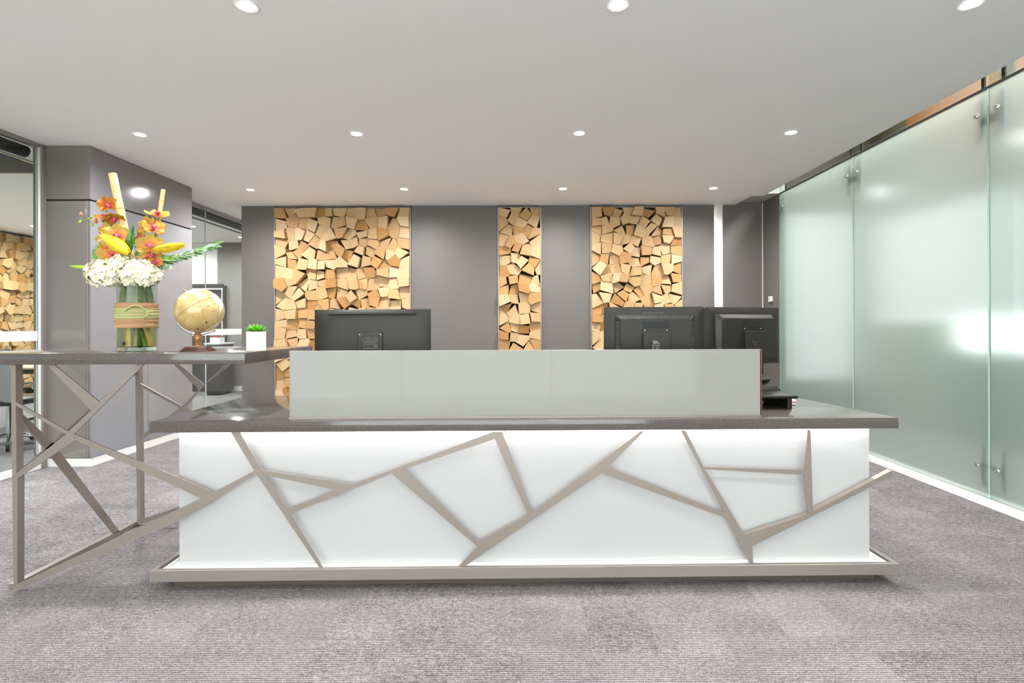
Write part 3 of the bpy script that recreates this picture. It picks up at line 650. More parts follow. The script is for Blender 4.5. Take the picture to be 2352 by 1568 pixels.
hp_monitor(Vector((cB.x, cB.y, lft.z-HBm/2-.003)), yawB, 0, 'turned black monitor on riser at the screen\'s right end', Wb-.012, HBm, RZ, 2, False, headoff=.02)
# left monitor, slim shell with stamped slot and label plate
cL = at(855, 710, 2.75); WL, HL = .598, .355
ML = frame_of(Vector((cL.x, 2.75, cL.z-HL/2)), math.radians(1.5), math.radians(-1.0)) @ Matrix.Rotation(math.radians(-.35), 4, 'Y')
lm = empty('monitor', (cL.x, 2.75, ZT), 'black monitor seen from behind with a thin slot, in front of the widest wood panel', 'monitor')
def lshell(u, v):
    x, z = (u-.5)*WL, (v-.5)*HL; e = max(0, 1-(abs(x)/(WL/2))**6)*max(0, 1-(abs(z)/(HL/2))**8)
    return ML @ Vector((x, .010-.020*e-.006*(1-(2*u-1)**2), z))
mk('rear_shell', MB().grid(lshell, 48, 28), black_pl2, lm, smooth=50)
mk('bezel', MB().box(-WL/2, WL/2, .0095, .026, -HL/2, HL/2, M=ML), black_pl, lm)
mk('screen_panel', MB().box(-WL/2+.008, WL/2-.008, .026, .027, -HL/2+.008, HL/2-.008, M=ML), screen_on, lm)
mk('vent_slot', MB().bbox(-.226, .226, -.0172, -.006, HL/2-.026, HL/2-.0225, b=.0005, seg=1, M=ML), black_deep, lm)
mk('mount_recess', MB().box(-.073, .058, -.0195, -.006, -.16, HL/2-.118, M=ML), black_deep, lm)
mk('mount_plate', MB().bbox(-.068, .056, -.0225, -.018, -.16, HL/2-.122, b=.001, seg=1, M=ML), black_pl2, lm)
mk('label_plate', MB().box(-.046, .036, -.0232, -.0226, -.1, HL/2-.142, M=ML), black_pl, lm, label='small printed rating plate')
rn = random.Random(2); tx = MB()
for i in range(9):
    z = HL/2-.147-i*.0052; x = -.043
    while x < .033:
        w_ = rn.uniform(.002, .007)
        if rn.random() < .8: tx.box(x, min(x+w_, .034), -.0235, -.0233, z-.0008, z+.0008, M=ML)
        x += w_+.0015
for i in range(7): tx.box(-.042+i*.0115, -.042+i*.0115+.007, -.0235, -.0233, HL/2-.2035, HL/2-.199, M=ML)
tx.box(.012, .032, -.0235, -.0233, HL/2-.1925, HL/2-.188, M=ML)
mk('rating_print', tx, logo_grey, lm, kind='stuff')
for x in (-.060, .048): mk('screw', MB().lathe([(.004, 0), (.003, -.0015), (0, -.002)], ML @ Vector((x, -.0225, HL/2-.131)), 10, axis='Y'), chrome, lm)
mk('stand_column', BB(cL.x-.045, cL.x+.035, 2.755, 2.775, ZT+.012, .96, b=.004), black_pl, lm)
mk('stand_foot', BB(cL.x-.12, cL.x+.12, 2.66, 2.86, ZT, ZT+.012, b=.004), black_pl, lm, smooth=35)
# small packet behind the riser
pk = at(1832, 925, 2.80)
t = empty('mint_packet', (1.405, 2.80, ZT), 'tiny red and white packet beside the black riser', 'packet')
mk('wrapper', BB(1.375, 1.432, 2.77, 2.80, ZT, ZT+.026, b=.004, seg=2), white_paint, t, smooth=35)
mk('red_band', BB(1.3745, 1.4325, 2.769, 2.801, ZT+.010, ZT+.017, b=.001, seg=1), red_card, t)
# ================================================================== GLOBE
GR = .1035
gc = at(458.5, 713.5, 2.50)
gl = empty('desk_globe', (gc.x, gc.y, CT), 'antique sand coloured desk globe on a turned wooden stand', 'globe')
vc = (Vector((0, 0, H))-gc).normalized(); rr_ = Vector((0, 0, 1)).cross(vc).normalized(); uu_ = vc.cross(rr_)
ax = (rr_*.50-uu_*.80+vc*.34).normalized()*-1   # north
fwd = (vc-ax*vc.dot(ax)).normalized(); est = ax.cross(fwd)
LON0 = -124
def inpoly(x, y, P):
    c = False; j = len(P)-1
    for i in range(len(P)):
        if (P[i][1] > y) != (P[j][1] > y) and x < (P[j][0]-P[i][0])*(y-P[i][1])/(P[j][1]-P[i][1])+P[i][0]: c = not c
        j = i
    return c
LAND = [[(-168, 66), (-140, 70), (-95, 72), (-80, 62), (-64, 60), (-56, 51), (-70, 43), (-81, 31), (-80, 25), (-84, 30), (-97, 27), (-97, 18), (-87, 21), (-83, 10), (-78, 8), (-82, 7), (-95, 15), (-106, 21), (-113, 30), (-122, 36), (-125, 48), (-135, 58), (-152, 59), (-165, 55)],
 [(-79, 8), (-72, 12), (-60, 9), (-50, 1), (-35, -6), (-39, -17), (-48, -27), (-57, -37), (-65, -43), (-69, -54), (-75, -50), (-73, -37), (-70, -20), (-76, -14), (-81, -5), (-78, 2)],
 [(-180, -72), (-120, -74), (-75, -72), (-60, -64), (-30, -76), (0, -70), (60, -67), (120, -66), (180, -71), (180, -91), (-180, -91)],
 [(114, -22), (122, -18), (130, -12), (137, -12), (141, -17), (143, -11), (153, -27), (150, -37), (140, -38), (131, -31), (115, -34)],
 [(60, 75), (100, 77), (140, 73), (180, 68), (170, 60), (160, 52), (140, 54), (135, 42), (122, 38), (121, 28), (108, 20), (105, 9), (98, 16), (88, 22), (78, 8), (70, 22), (50, 28), (40, 40), (30, 60)],
 [(174, -41), (178, -38), (172, -34), (171, -44), (167, -46)], [(131, -1), (141, -3), (150, -10), (141, -8), (134, -4)]]
sand = mat('globe_sand', '#cfa86a', .3, coat=.7); landm = mat('globe_land', '#e2dcc0', .32, coat=.7); coast = mat('globe_print', '#8b6a35', .35, coat=.6); eqm = mat('globe_equator', '#9a4f2a', .4, coat=.6)
k = N(sand); tc = k.n('ShaderNodeTexCoord'); nz = k.n('ShaderNodeTexNoise', {'Vector': tc.outputs['Object'], 'Scale': 14.0, 'Detail': 3.0})
k.base(k.ramp(nz.outputs[0], [(.3, '#b8975c'), (.7, '#cdb07a')]))
def sph(lon, lat, r_=GR):
    a = math.radians(lon-LON0); b_ = math.radians(lat); return gc+(fwd*math.cos(b_)*math.cos(a)+est*math.cos(b_)*math.sin(a)+ax*math.sin(b_))*r_
NU, NV = 240, 120; gm = MB(); vs = []; 
for j in range(NV+1):
    for i in range(NU): vs.append(sph(i*360/NU, -90+j*180/NV))
isl = [[any(inpoly(((i+.5)*360/NU+180) % 360-180, -90+(j+.5)*180/NV, P) for P in LAND) for i in range(NU)] for j in range(NV)]
rg = random.Random(5); txt = set()
for _ in range(85):   # rows of tiny place-name print over the ocean
    i0, j0, n_ = rg.randrange(NU), rg.randrange(12, NV-12), rg.randrange(3, 9)
    for q in range(n_):
        if rg.random() < .75: txt.add(((i0+q) % NU, j0))
fs, mi = [], []
for j in range(NV):
    for i in range(NU):
        fs.append((j*NU+i, j*NU+(i+1) % NU, (j+1)*NU+(i+1) % NU, (j+1)*NU+i))
        L0 = isl[j][i]; edge = L0 and not all(isl[min(NV-1, max(0, j+dj))][(i+di) % NU] for di, dj in ((1, 0), (-1, 0), (0, 1), (0, -1)))
        mi.append(3 if j == NV//2 and True else (2 if edge else (1 if L0 else (2 if (i, j) in txt else 0))))
gm.v = vs; gm.f = fs; gm.mi = mi
sphere = mk('map_ball', gm, [sand, landm, coast, eqm], gl, origin=gc, smooth=180, label='sand coloured map ball')
md = (-rr_*.80-uu_*.50-vc*.30); md = (md-ax*md.dot(ax)).normalized()
arc = [gc+(ax*math.cos(t_)+md*math.sin(t_))*(GR+.008) for t_ in [math.radians(2+176*i/40) for i in range(41)]]
mk('meridian_arm', MB().tube(arc, .0042, 8, flat=.5), chrome, gl, smooth=60, label='curved silver arm')
for s_ in (1, -1): mk('pivot_pin', MB().tube([gc+ax*s_*(GR-.001), gc+ax*s_*(GR+.016)], .0062, 12), mat('brass', '#b79a5b', .25, metal=.9), gl, smooth=40)
low = min(arc, key=lambda p: p.z)
for q_ in (at(473.7, 739.7, gc.y), at(454, 754, gc.y)):
    v_ = q_-gc; v_ = v_-vc*v_.dot(vc); v_ = v_*min(1, .93*GR/v_.length); n_ = (v_+vc*math.sqrt(GR*GR-v_.length_squared)).normalized()
    mk('print_dot', MB().tube([gc+n_*(GR-.001), gc+n_*(GR+.0006)], .0040, 12), black_deep, gl)
walnut = mat('walnut', '#5d3524', .25, coat=.5); oak = mat('turned_oak', '#86562f', .28, coat=.5)
for m_ in (walnut, oak):
    k = N(m_); tc = k.n('ShaderNodeTexCoord'); mp = k.n('ShaderNodeMapping', {'Vector': tc.outputs['Object'], 'Scale': (12, 12, 120) if m_ is walnut else (90, 90, 8)})
    nz = k.n('ShaderNodeTexNoise', {'Vector': mp.outputs[0], 'Scale': 1.0, 'Detail': 3.0}); c0 = k.b.inputs['Base Color'].default_value[:3]
    k.base(k.ramp(nz.outputs[0], [(.3, tuple(c*.7 for c in c0)+(1,)), (.7, tuple(min(1, c*1.35) for c in c0)+(1,))]))
gx, gy = low.x, low.y
pz = low.z-.004; base_h = .022
mk('turned_post', MB().lathe([(.017, 0), (.017, .003), (.0145, .008), (.0165, .013), (.013, .018), (.019, .030), (.0205, .040), (.0175, .052), (.0125, .060), (.015, .064), (.0135, .070), (.010, pz-CT-base_h)], (gx, gy, CT+base_h), 28), oak, gl, smooth=40)
Rg = Matrix.Translation((gx, gy, 0)) @ Matrix.Rotation(.02, 4, 'Z')
bs = MB()
for hw, z0, z1 in ((.066, 0, .006), (.060, .006, .010), (.055, .010, .0155), (.049, .0155, .022)): bs.bbox(-hw, hw, -hw*.55, hw*.55, CT+z0, CT+z1, b=.0016, seg=2, M=Rg)
mk('stepped_base', bs, walnut, gl, smooth=40)
# ================================================================== SUCCULENT
sp_ = at(578.5, 806, 2.46); px_, py_ = sp_.x, 2.50
sc2 = empty('potted_succulent', (px_, py_, CT), 'small green succulent in a white hexagonal pot', 'plant')
pr = .048; pm = MB(); hexv = lambda r_, z_: [Vector((px_+r_*math.cos(math.radians(60*i-3.4-60)), py_+r_*math.sin(math.radians(60*i-3.4-60)), CT+z_)) for i in range(6)]
rings = [hexv(pr*.97, 0), hexv(pr, .004), hexv(pr, .087), hexv(pr*.985, .0905), hexv(pr*.86, .0905), hexv(pr*.84, .080)]
vs = sum(rings, []); fs = [(i*6+j, i*6+(j+1) % 6, (i+1)*6+(j+1) % 6, (i+1)*6+j) for i in range(5) for j in range(6)]+[tuple(reversed(range(6))), tuple(range(30, 36))]
mk('pot', pm.add(vs, fs), speck(mat('cream_ceramic', '#e3dcd4', .55), 200, .04), sc2)
succ = mat('succulent_green', '#63b428', .4); k = N(succ); tc = k.n('ShaderNodeTexCoord'); sep = k.n('ShaderNodeSeparateXYZ', {0: tc.outputs['Object']})
k.base(k.ramp(k.math('MULTIPLY_ADD', sep.outputs[2], 14.0, -1.0), [(0, '#2f7a18'), (.5, '#6fbf32'), (1, '#b9e27a')]))
def leafblade(base, dirv, L, Wd, bend=.3, thick=.12, up=Vector((0, 0, 1)), nu=6, nv=4, tipw=1.6, fold=.15):
    dirv = Vector(dirv).normalized(); sd = dirv.cross(up); sd = sd.normalized() if sd.length > 1e-4 else Vector((1, 0, 0)); nn = sd.cross(dirv).normalized(); base = Vector(base)
    def fn(u, v):
        t_ = v; wd = Wd*math.sin(PI*min(1, (t_*.92+.08))**(tipw*.5))**.8 if t_ < 1 else 0.0
        s_ = (u-.5)*2
        return base+dirv*(L*t_)+nn*(-bend*L*t_*t_+fold*abs(s_)*wd)+sd*(s_*wd*.5)
    return fn
rnd = random.Random(9)
for r_i, (n_, el, L) in enumerate([(11, 12, .050), (10, 35, .047), (8, 58, .040), (5, 78, .030)]):
    for i in range(n_):
        a = 2*PI*i/n_+r_i*.4+rnd.uniform(-.15, .15); e = math.radians(el+rnd.uniform(-8, 8)); dv = Vector((math.cos(a)*math.cos(e), math.sin(a)*math.cos(e), math.sin(e)))
        m = MB(); L_ = L*rnd.uniform(.85, 1.12); bp = Vector((px_, py_, CT+.090))+Vector((math.cos(a), math.sin(a), 0))*.006
        f1 = leafblade(bp, dv, L_, .013, bend=-.12, fold=.25); m.grid(f1, 4, 6); f2 = leafblade(bp-Vector((0, 0, .0015)), dv, L_, .012, bend=-.06, fold=-.25); m.grid(f2, 4, 6)
        mk('leaf', m, succ, sc2, smooth=60)
# ================================================================== VASE AND FLOWERS
VX, VY = -1.832, 2.53; VR = .084; VZ = CT
V0 = Vector((VX, VY, VZ))
def fx(px, py, dy=0): return at(px, py, VY+dy)
vs_ = empty('glass_vase', (VX, VY, VZ), 'clear glass cylinder vase wrapped in hessian and green ribbon', 'vase')
mk('glass_body', MB().lathe([(.0, 0), (VR*.98, 0), (VR, .003), (VR, .315), (VR-.004, .317), (VR-.006, .315), (VR-.006, .020), (0, .018)], V0, 48), vase_glass, vs_, smooth=40)
mk('thick_base', MB().lathe([(.0, .002), (VR-.008, .002), (VR-.008, .017), (0, .017)], V0, 40), mat('vase_base_glass', '#dfe8dd', .03, Transmission_Weight=.9, IOR=1.3), vs_, smooth=40)
mk('water', MB().lathe([(.0, .0205), (VR-.0075, .0205), (VR-.0075, .20), (0, .20)], V0, 40), clear('water_clear', '#f1efcd', .6), vs_, smooth=40)
hess = speck(mat('hessian', '#a9835f', .9), 500, .18); ribm = speck(mat('green_ribbon', '#a9a872', .9), 400, .12)
def band(z0, z1, r_, wob, m_, name, seed, lab=None):
    rb = random.Random(seed); ph = [rb.uniform(0, 6.28) for _ in range(6)]
    def fn(u, v):
        a = 2*PI*u; rr = r_+.0012*math.sin(v*9+ph[0]+2*math.sin(a+ph[1]))+.0006*math.sin(31*a+ph[2])
        e = wob*(math.sin(2*a+ph[3])+.5*math.sin(5*a+ph[4])); z = z0+(z1-z0)*v+(e if v > .01 else wob*math.sin(3*a+ph[5]))
        return V0+Vector((rr*math.cos(a), rr*math.sin(a), z))
    return mk(name, MB().grid(fn, 72, 10), m_, vs_, smooth=70, label=lab)
band(.110, .140, VR+.0022, .0008, hess, 'hessian_wrap', 1); band(.136, .156, VR+.0036, .0012, hess, 'hessian_wrap', 2); band(.190, .226, VR+.0022, .0008, hess, 'hessian_wrap', 3)
for i in range(4): band(.152+i*.0115, .1665+i*.0115, VR+.0048+.0007*(i % 2), .0009, ribm, 'ribbon_turn', 10+i, 'sage green ribbon')
fv = (Vector((0, 0, 0))-Vector((VX, VY, 0))).normalized(); fa = math.atan2(fv.y, fv.x)
lp = []
for i in range(15):
    t_ = i/14; a = fa+(t_-.5)*.95-.05; lp.append(V0+Vector((math.cos(a)*(VR+.0095), math.sin(a)*(VR+.0095), .187+.026*math.sin(PI*t_))))
mk('ribbon_loop', MB().tube(lp, .0042, 8), ribm, vs_, smooth=60)
mk('ribbon_tail', MB().tube([lp[-1], lp[-1]+Vector((.004, -.003, -.018)), lp[-1]+Vector((-.012, -.004, -.030)), lp[-1]+Vector((-.03, -.004, -.026))], [.005, .006, .007, .002], 8), ribm, vs_, smooth=60)
mk('care_sticker', MB().box(-.012, .002, -VR-.0012, -VR-.0006, .030, .045, M=Matrix.Translation(V0) @ Matrix.Rotation(fa+PI/2-.55, 4, 'Z')), black_deep, vs_, label='small dark square sticker')
# --- bamboo canes
bam = mat('bamboo', '#dcae6a', .4, coat=.2); k = N(bam); tc = k.n('ShaderNodeTexCoord'); mp = k.n('ShaderNodeMapping', {'Vector': tc.outputs['Object'], 'Scale': (160, 160, 6)})
nz = k.n('ShaderNodeTexNoise', {'Vector': mp.outputs[0], 'Scale': 1.0, 'Detail': 3.0}); k.base(k.ramp(nz.outputs[0], [(.3, '#d9a662'), (.7, '#eecd93')]))
def cane(topp, botp, rad, nodes, label):
    t = empty('bamboo_cane', botp, label, 'bamboo cane', 'bamboo canes in the vase'); d = (topp-botp); L = d.length; d.normalize()
    pts, rs_ = [], []
    for i in range(61):
        s_ = i/60; pts.append(botp+d*L*s_); k_ = min(abs(s_-n_) for n_ in nodes); rs_.append(rad*(1+.16*math.exp(-(k_/.010)**2)+.03*min(1, k_/.15)))
    mk('culm', MB().tube(pts, rs_, 18), bam, t, smooth=50)
    for n_ in nodes:
        p = botp+d*L*(n_+.006); mk('node_ring', MB().tube([p-d*.0012, p+d*.0012], rad*1.2, 18), mat('bamboo_node', '#b98543', .5) if 'bamboo_node' not in MATS else MATS['bamboo_node'], t, smooth=50)
    mk('cut_end', MB().tube([topp-d*.002, topp+d*.0006], rad*.86, 16), mat('bamboo_cut', '#f0d8a8', .7) if 'bamboo_cut' not in MATS else MATS['bamboo_cut'], t)
    return t
cane(fx(258.5, 399, .02), Vector((VX+.045, VY+.02, VZ+.022)), .0168, [.12, .36, .585, .79], 'thick bamboo cane, taller and left of the two above the flowers')
cane(fx(375, 435, .03), Vector((VX-.012, VY+.035, VZ+.022)), .0095, [.15, .42, .66, .925], 'thin bamboo cane, right of the two above the flowers')
cane(Vector((VX-.02, VY-.02, VZ+.30)), Vector((VX-.008, VY-.045, VZ+.022)), .013, [.5], 'short bamboo cane standing in the vase water')
# --- leaves and stems
green = mat('leaf_green', '#4b7a32', .35, coat=.15); dgreen = mat('deep_green', '#2f6a24', .35, coat=.2); ygreen = mat('lime_leaf', '#9dbb1e', .4); pale_g = mat('silver_green', '#7f9c76', .35, coat=.3); olive_l = mat('olive_leaf', '#6f7d52', .7, spec=.2)
stem_g = mat('stem_green', '#6c8a2e', .45)
for m_, c1_, c2_ in ((green, '#35661f', '#6f9a4e'), (dgreen, '#1f5418', '#4c8c36'), (pale_g, '#4f7a4c', '#c6d6bf'), (olive_l, '#585c40', '#82865f')):
    k = N(m_); tc = k.n('ShaderNodeTexCoord'); mp = k.n('ShaderNodeMapping', {'Vector': tc.outputs['Object'], 'Scale': (60, 60, 25)})
    nz = k.n('ShaderNodeTexNoise', {'Vector': mp.outputs[0], 'Scale': 1.0, 'Detail': 2.0}); k.base(k.ramp(nz.outputs[0], [(.35, c1_), (.65, c2_)]))
def leaf_thing(name, a, b, width, m_, label, cat='leaf', group=None, bend=.1, facing=None, fold=.12):
    a, b = Vector(a), Vector(b); t = empty(name, a, label, cat, group); d = b-a; up = facing or Vector((0, -1, .15))
    sd = d.normalized().cross(up).normalized(); fn = leafblade(a, d, d.length, width, bend=bend, up=up, fold=fold)
    m = MB(); m.grid(fn, 8, 14); o = mk('blade', m, m_, t, smooth=80)
    rib = [fn(.5, i/10)+up.normalized()*.0006 for i in range(11)]; mk('midrib', MB().tube(rib, [.0014*(1-i/12) for i in range(11)], 6), stem_g, t, smooth=60)
    st = V0+Vector((random.uniform(-.03, .03), random.uniform(-.03, .03), .10)); ho = Vector((a.x-VX, a.y-VY, 0)); ho = ho*min(1, .05/max(ho.length, 1e-4)); mk('stem', MB().tube([a+d*.02, V0+ho+Vector((0, 0, .325)), V0+ho*.8+Vector((0, 0, .22)), st], .0022, 6), stem_g, t, smooth=60)
    return t
leaf_thing('upright_leaf', fx(296, 583, -.03), fx(304, 516, -.05), .043, dgreen, 'pointed dark green leaf standing upright between the lily buds', bend=.05)
leaf_thing('broad_leaf', fx(232, 604, .02), fx(216, 552, .02), .062, green, 'broad green leaf curling at the left behind the yellow bud', bend=.3)
leaf_thing('lime_leaf', fx(200, 614, 0), fx(161, 617, -.02), .030, ygreen, 'small lime green leaf poking out far left', bend=-.25, facing=Vector((0, -.6, .8)))
leaf_thing('small_leaf', fx(280, 586, -.06), fx(275, 572, -.07), .016, dgreen, 'tiny dark pointed leaf just above the white hydrangea', bend=.05)
leaf_thing('small_leaf', fx(312, 588, -.03), fx(326, 562, -.04), .022, green, 'narrow green leaf leaning right of the upright leaf', bend=.1)
leaf_thing('broad_leaf', fx(338, 590, .0), fx(412, 594, -.01), .046, green, 'green leaf lying under the right lily bud', bend=.1, facing=Vector((0, -.7, .7)))
leaf_thing('broad_leaf', fx(352, 606, .0), fx(393, 614, -.01), .040, pale_g, 'drooping grey-green leaf at the right of the hydrangea', bend=.15)
leaf_thing('broad_leaf', fx(345, 600, .02), fx(372, 634, .0), .034, green, 'downward pointing green leaf behind hydrangea right side', bend=.1)
# palm frond to the right
fr_ = empty('palm_frond', fx(345, 606, .03), 'long silvery green palm frond reaching out right', 'leaf')
ra, rb = fx(342, 606, .03), fx(498, 561, -.02); mid = (ra+rb)/2+Vector((0, 0, -.012))
def rach(t_): return ra*(1-t_)**2+mid*2*t_*(1-t_)+rb*t_*t_
mk('rachis', MB().tube([rach(i/12) for i in range(13)], [.003*(1-i/15) for i in range(13)], 8), stem_g, fr_, smooth=60)
for i in range(12):
    t_ = .10+.84*i/11; b0 = rach(t_); dv = (rach(min(1, t_+.05))-rach(t_-.05)).normalized()
    for sgn in (-1, 1):
        L = .100*(1-.42*t_)*(1 if sgn > 0 else .92); dd = (dv*1.0+Vector((0, .18*sgn-.05, .26*sgn-.10))).normalized()
        mk('leaflet', MB().grid(leafblade(b0, dd, L, .029*(1-.3*t_), bend=.10, up=Vector((0, -.75, .6)), fold=.2), 4, 8), pale_g if (i+sgn) % 3 else green, fr_, smooth=70)
mk('stem', MB().tube([ra, V0+Vector((.03, .01, .26)), V0+Vector((.02, 0, .06))], .003, 8), stem_g, fr_, smooth=60)
# stems and big wrapped leaves inside the glass
st_ = []
vr = Vector((.81, .59, 0)); vf = Vector((.59, -.81, 0))
for i, (u, f_) in enumerate([(-.050, .030), (-.022, .052), (.016, .054), (.046, .036), (-.035, -.02)]):
    leaf_in = empty('inner_leaf', V0+vr*u+vf*f_+Vector((0, 0, .10)), ['wide olive leaf standing inside the vase, leftmost', 'olive leaf inside the vase, just left of centre', 'broad olive leaf inside the vase, right of centre', 'olive leaf pressed to the right side of the vase', 'olive leaf at the back left inside the vase'][i], 'leaf', 'leaves inside the vase')
    fn = leafblade(V0+vr*u*.9+vf*f_+Vector((0, 0, .13)), Vector((0, 0, 1))+vr*u*.6, .205, .050+.008*(i % 2), bend=0.0, up=vf, fold=-.10, tipw=1.1)
    mk('blade', MB().grid(fn, 6, 10), olive_l, leaf_in, smooth=80)
    mk('midrib', MB().tube([fn(.5, q/8)+vf*.0008 for q in range(9)], .0013, 6), stem_g, leaf_in, smooth=60)
rs2 = random.Random(4)
yst = mat('ochre_stem', '#a58a2c', .45)
for i in range(9):
    a = rs2.uniform(0, 6.28); r0 = rs2.uniform(.02, .066); b0 = V0+Vector((r0*math.cos(a), r0*math.sin(a), .022)); a2 = a+rs2.uniform(2.2, 3.6); e0 = V0+Vector((.05*math.cos(a2), .05*math.sin(a2), .215))
    s_ = empty('flower_stem', b0, 'cut flower stem standing in the vase water', 'stem', 'cut stems in the vase water')
    mk('stalk', MB().tube([b0, (b0+e0)/2+Vector((.006, 0, 0)), e0], rs2.uniform(.006, .0125), 10), [stem_g, yst, green][i % 3], s_, smooth=60)
    if i % 2: mk('rootlets', MB().tube([(b0*.6+e0*.4), (b0*.6+e0*.4)+Vector((.015, -.014, -.02)), (b0*.6+e0*.4)+Vector((.022, -.018, -.045))], .0012, 5).tube([(b0*.6+e0*.4), (b0*.6+e0*.4)+Vector((-.012, -.016, -.015))], .001, 5), ygreen, s_)
# --- hydrangeas: dense white florets
petw = mat('hydrangea_white', '#f1ecd2', .55, Subsurface_Weight=.0); k = N(petw); oi = k.n('ShaderNodeTexCoord'); nz = k.n('ShaderNodeTexNoise', {'Vector': oi.outputs['Object'], 'Scale': 55.0})
k.base(k.ramp(nz.outputs[0], [(.3, '#ded6b0'), (.6, '#f8f2e0')]))
def hydrangea(c, rx, ry, rz, n_, label, seed):
    t = empty('hydrangea', c, label, 'flower', 'white hydrangea heads'); rh = random.Random(seed); m = MB(); ct = MB()
    ga = PI*(3-5**.5)
    for i in range(n_):
        z_ = 1-1.75*(i+.5)/n_; r_ = math.sqrt(max(0, 1-z_*z_)); a = ga*i
        d = Vector((r_*math.cos(a), r_*math.sin(a), z_)); jit = rh.uniform(.86, 1.07)
        p = c+Vector((d.x*rx, d.y*ry, d.z*rz))*jit; nn = (d+Vector((rh.uniform(-.3, .3), rh.uniform(-.3, .3), rh.uniform(-.3, .3)))).normalized()
        u_ = nn.orthogonal().normalized(); v_ = nn.cross(u_); a0 = rh.uniform(0, 6.28); L = rh.uniform(.0135, .0185)
        for q in range(4):
            aa = a0+q*PI/2; dd = u_*math.cos(aa)+v_*math.sin(aa); ss = nn.cross(dd); cup = rh.uniform(.15, .5)
            b0 = p; P = [b0, b0+dd*L*.45+ss*L*.42+nn*L*cup*.25, b0+dd*L*.55+nn*L*cup*.12, b0+dd*L*.45-ss*L*.42+nn*L*cup*.25, b0+dd*L*.88+ss*L*.36+nn*L*cup*.5, b0+dd*L*1.02+nn*L*cup*.5, b0+dd*L*.88-ss*L*.36+nn*L*cup*.5]
            m.add(P, [(0, 2, 1), (0, 3, 2), (1, 2, 5, 4), (2, 3, 6, 5)])
        ct.add([p+nn*.0015+u_*.0012, p+nn*.0015+v_*.0012, p+nn*.0015-u_*.0012, p+nn*.0015-v_*.0012, p+nn*.003], [(0, 1, 4), (1, 2, 4), (2, 3, 4), (3, 0, 4)])
    mk('petals', m, petw, t, smooth=80, kind='stuff', label='cream white petals'); mk('floret_centres', ct, MATS['hydrangea_centre'] if 'hydrangea_centre' in MATS else mat('hydrangea_centre', '#cdc98f', .6), t, kind='stuff')
    mk('inner_mass', MB().lathe([(0, -.72), (.6, -.6), (.80, -.15), (.82, .2), (.55, .68), (0, .84)], c, 20, M=Matrix.Diagonal((rx, ry, rz, 1))), mat('hydrangea_inner', '#c9c78f', .8) if 'hydrangea_inner' not in MATS else MATS['hydrangea_inner'], t, smooth=80)
    ho = Vector((c.x-VX, c.y-VY, 0)); ho = ho*min(1, .055/max(ho.length, 1e-4))
    mk('stem', MB().tube([c-Vector((0, 0, rz*.1)), V0+ho+Vector((0, 0, .33)), V0+ho*.8+Vector((0, 0, .22)), V0-ho*.5+Vector((0, 0, .03))], .0045, 8), stem_g, t, smooth=60)
    return t
hydrangea(fx(247, 630, -.02), .090, .075, .070, 230, 'left head of cream white hydrangea spilling over the vase rim', 1)
hydrangea(fx(320, 628, -.03), .094, .080, .070, 240, 'right head of cream white hydrangea over the vase rim', 2)
hydrangea(fx(284, 612, -.01), .085, .070, .052, 170, 'middle hydrangea head behind the other two, topmost', 3)
# --- lily buds
lily = mat('lily_yellow', '#eed315', .55, spec=.3); k = N(lily); tc = k.n('ShaderNodeTexCoord'); nz = k.n('ShaderNodeTexNoise', {'Vector': tc.outputs['Object'], 'Scale': 40.0}); k.base(k.ramp(nz.outputs[0], [(.3, '#d9ae18'), (.7, '#ead02c')]))
def lily_bud(basep, tip, rad, label):
    t = empty('lily_bud', basep, label, 'flower', 'yellow lily buds'); d = (tip-basep); L = d.length; d.normalize(); u_ = d.cross(Vector((0, -1, 0))).normalized(); v_ = d.cross(u_)
    for q in range(3):
        a0 = 2*PI*q/3+.5; m = MB()
        def fn(u, v):
            a = a0+(u-.5)*2.25; r_ = rad*(math.sin(PI*min(1, v*.90+.06))**.75)*(1+.10*math.cos((u-.5)*2*PI)); 
            if v > .93: r_ *= .8
            return basep+d*L*v+(u_*math.cos(a)+v_*math.sin(a))*r_
        m.grid(fn, 8, 18); mk('tepal', m, lily, t, smooth=80)
        rp = [basep+d*L*v+(u_*math.cos(a0)+v_*math.sin(a0))*(rad*(math.sin(PI*min(1, v*.90+.06))**.75)*1.10+.001) for v in [i/14 for i in range(15)]]
        mk('tepal_ridge', MB().tube(rp, [.0035*math.sin(PI*(i+.6)/15.2)+.0006 for i in range(15)], 6), lily, t, smooth=80)
        tp_ = tip+(u_*math.cos(a0)+v_*math.sin(a0))*rad*.30
        mk('tepal_tip', MB().tube([tip-d*L*.10+(u_*math.cos(a0)+v_*math.sin(a0))*rad*.55, tp_+d*.004, tp_+d*.010], [.005, .003, .0006], 6), lily, t, smooth=80)
    mk('stem', MB().tube([basep+d*.004, basep*.5+V0*.5+Vector((0, 0, .14)), V0+Vector((.01, 0, .06))], .0032, 8), stem_g, t, smooth=60)
lily_bud(fx(297, 583, -.075), fx(233, 541, -.09), .0275, 'large yellow lily bud leaning left over the hydrangea')
lily_bud(fx(352, 573, -.05), fx(421, 562, -.07), .018, 'slimmer yellow lily bud pointing right')
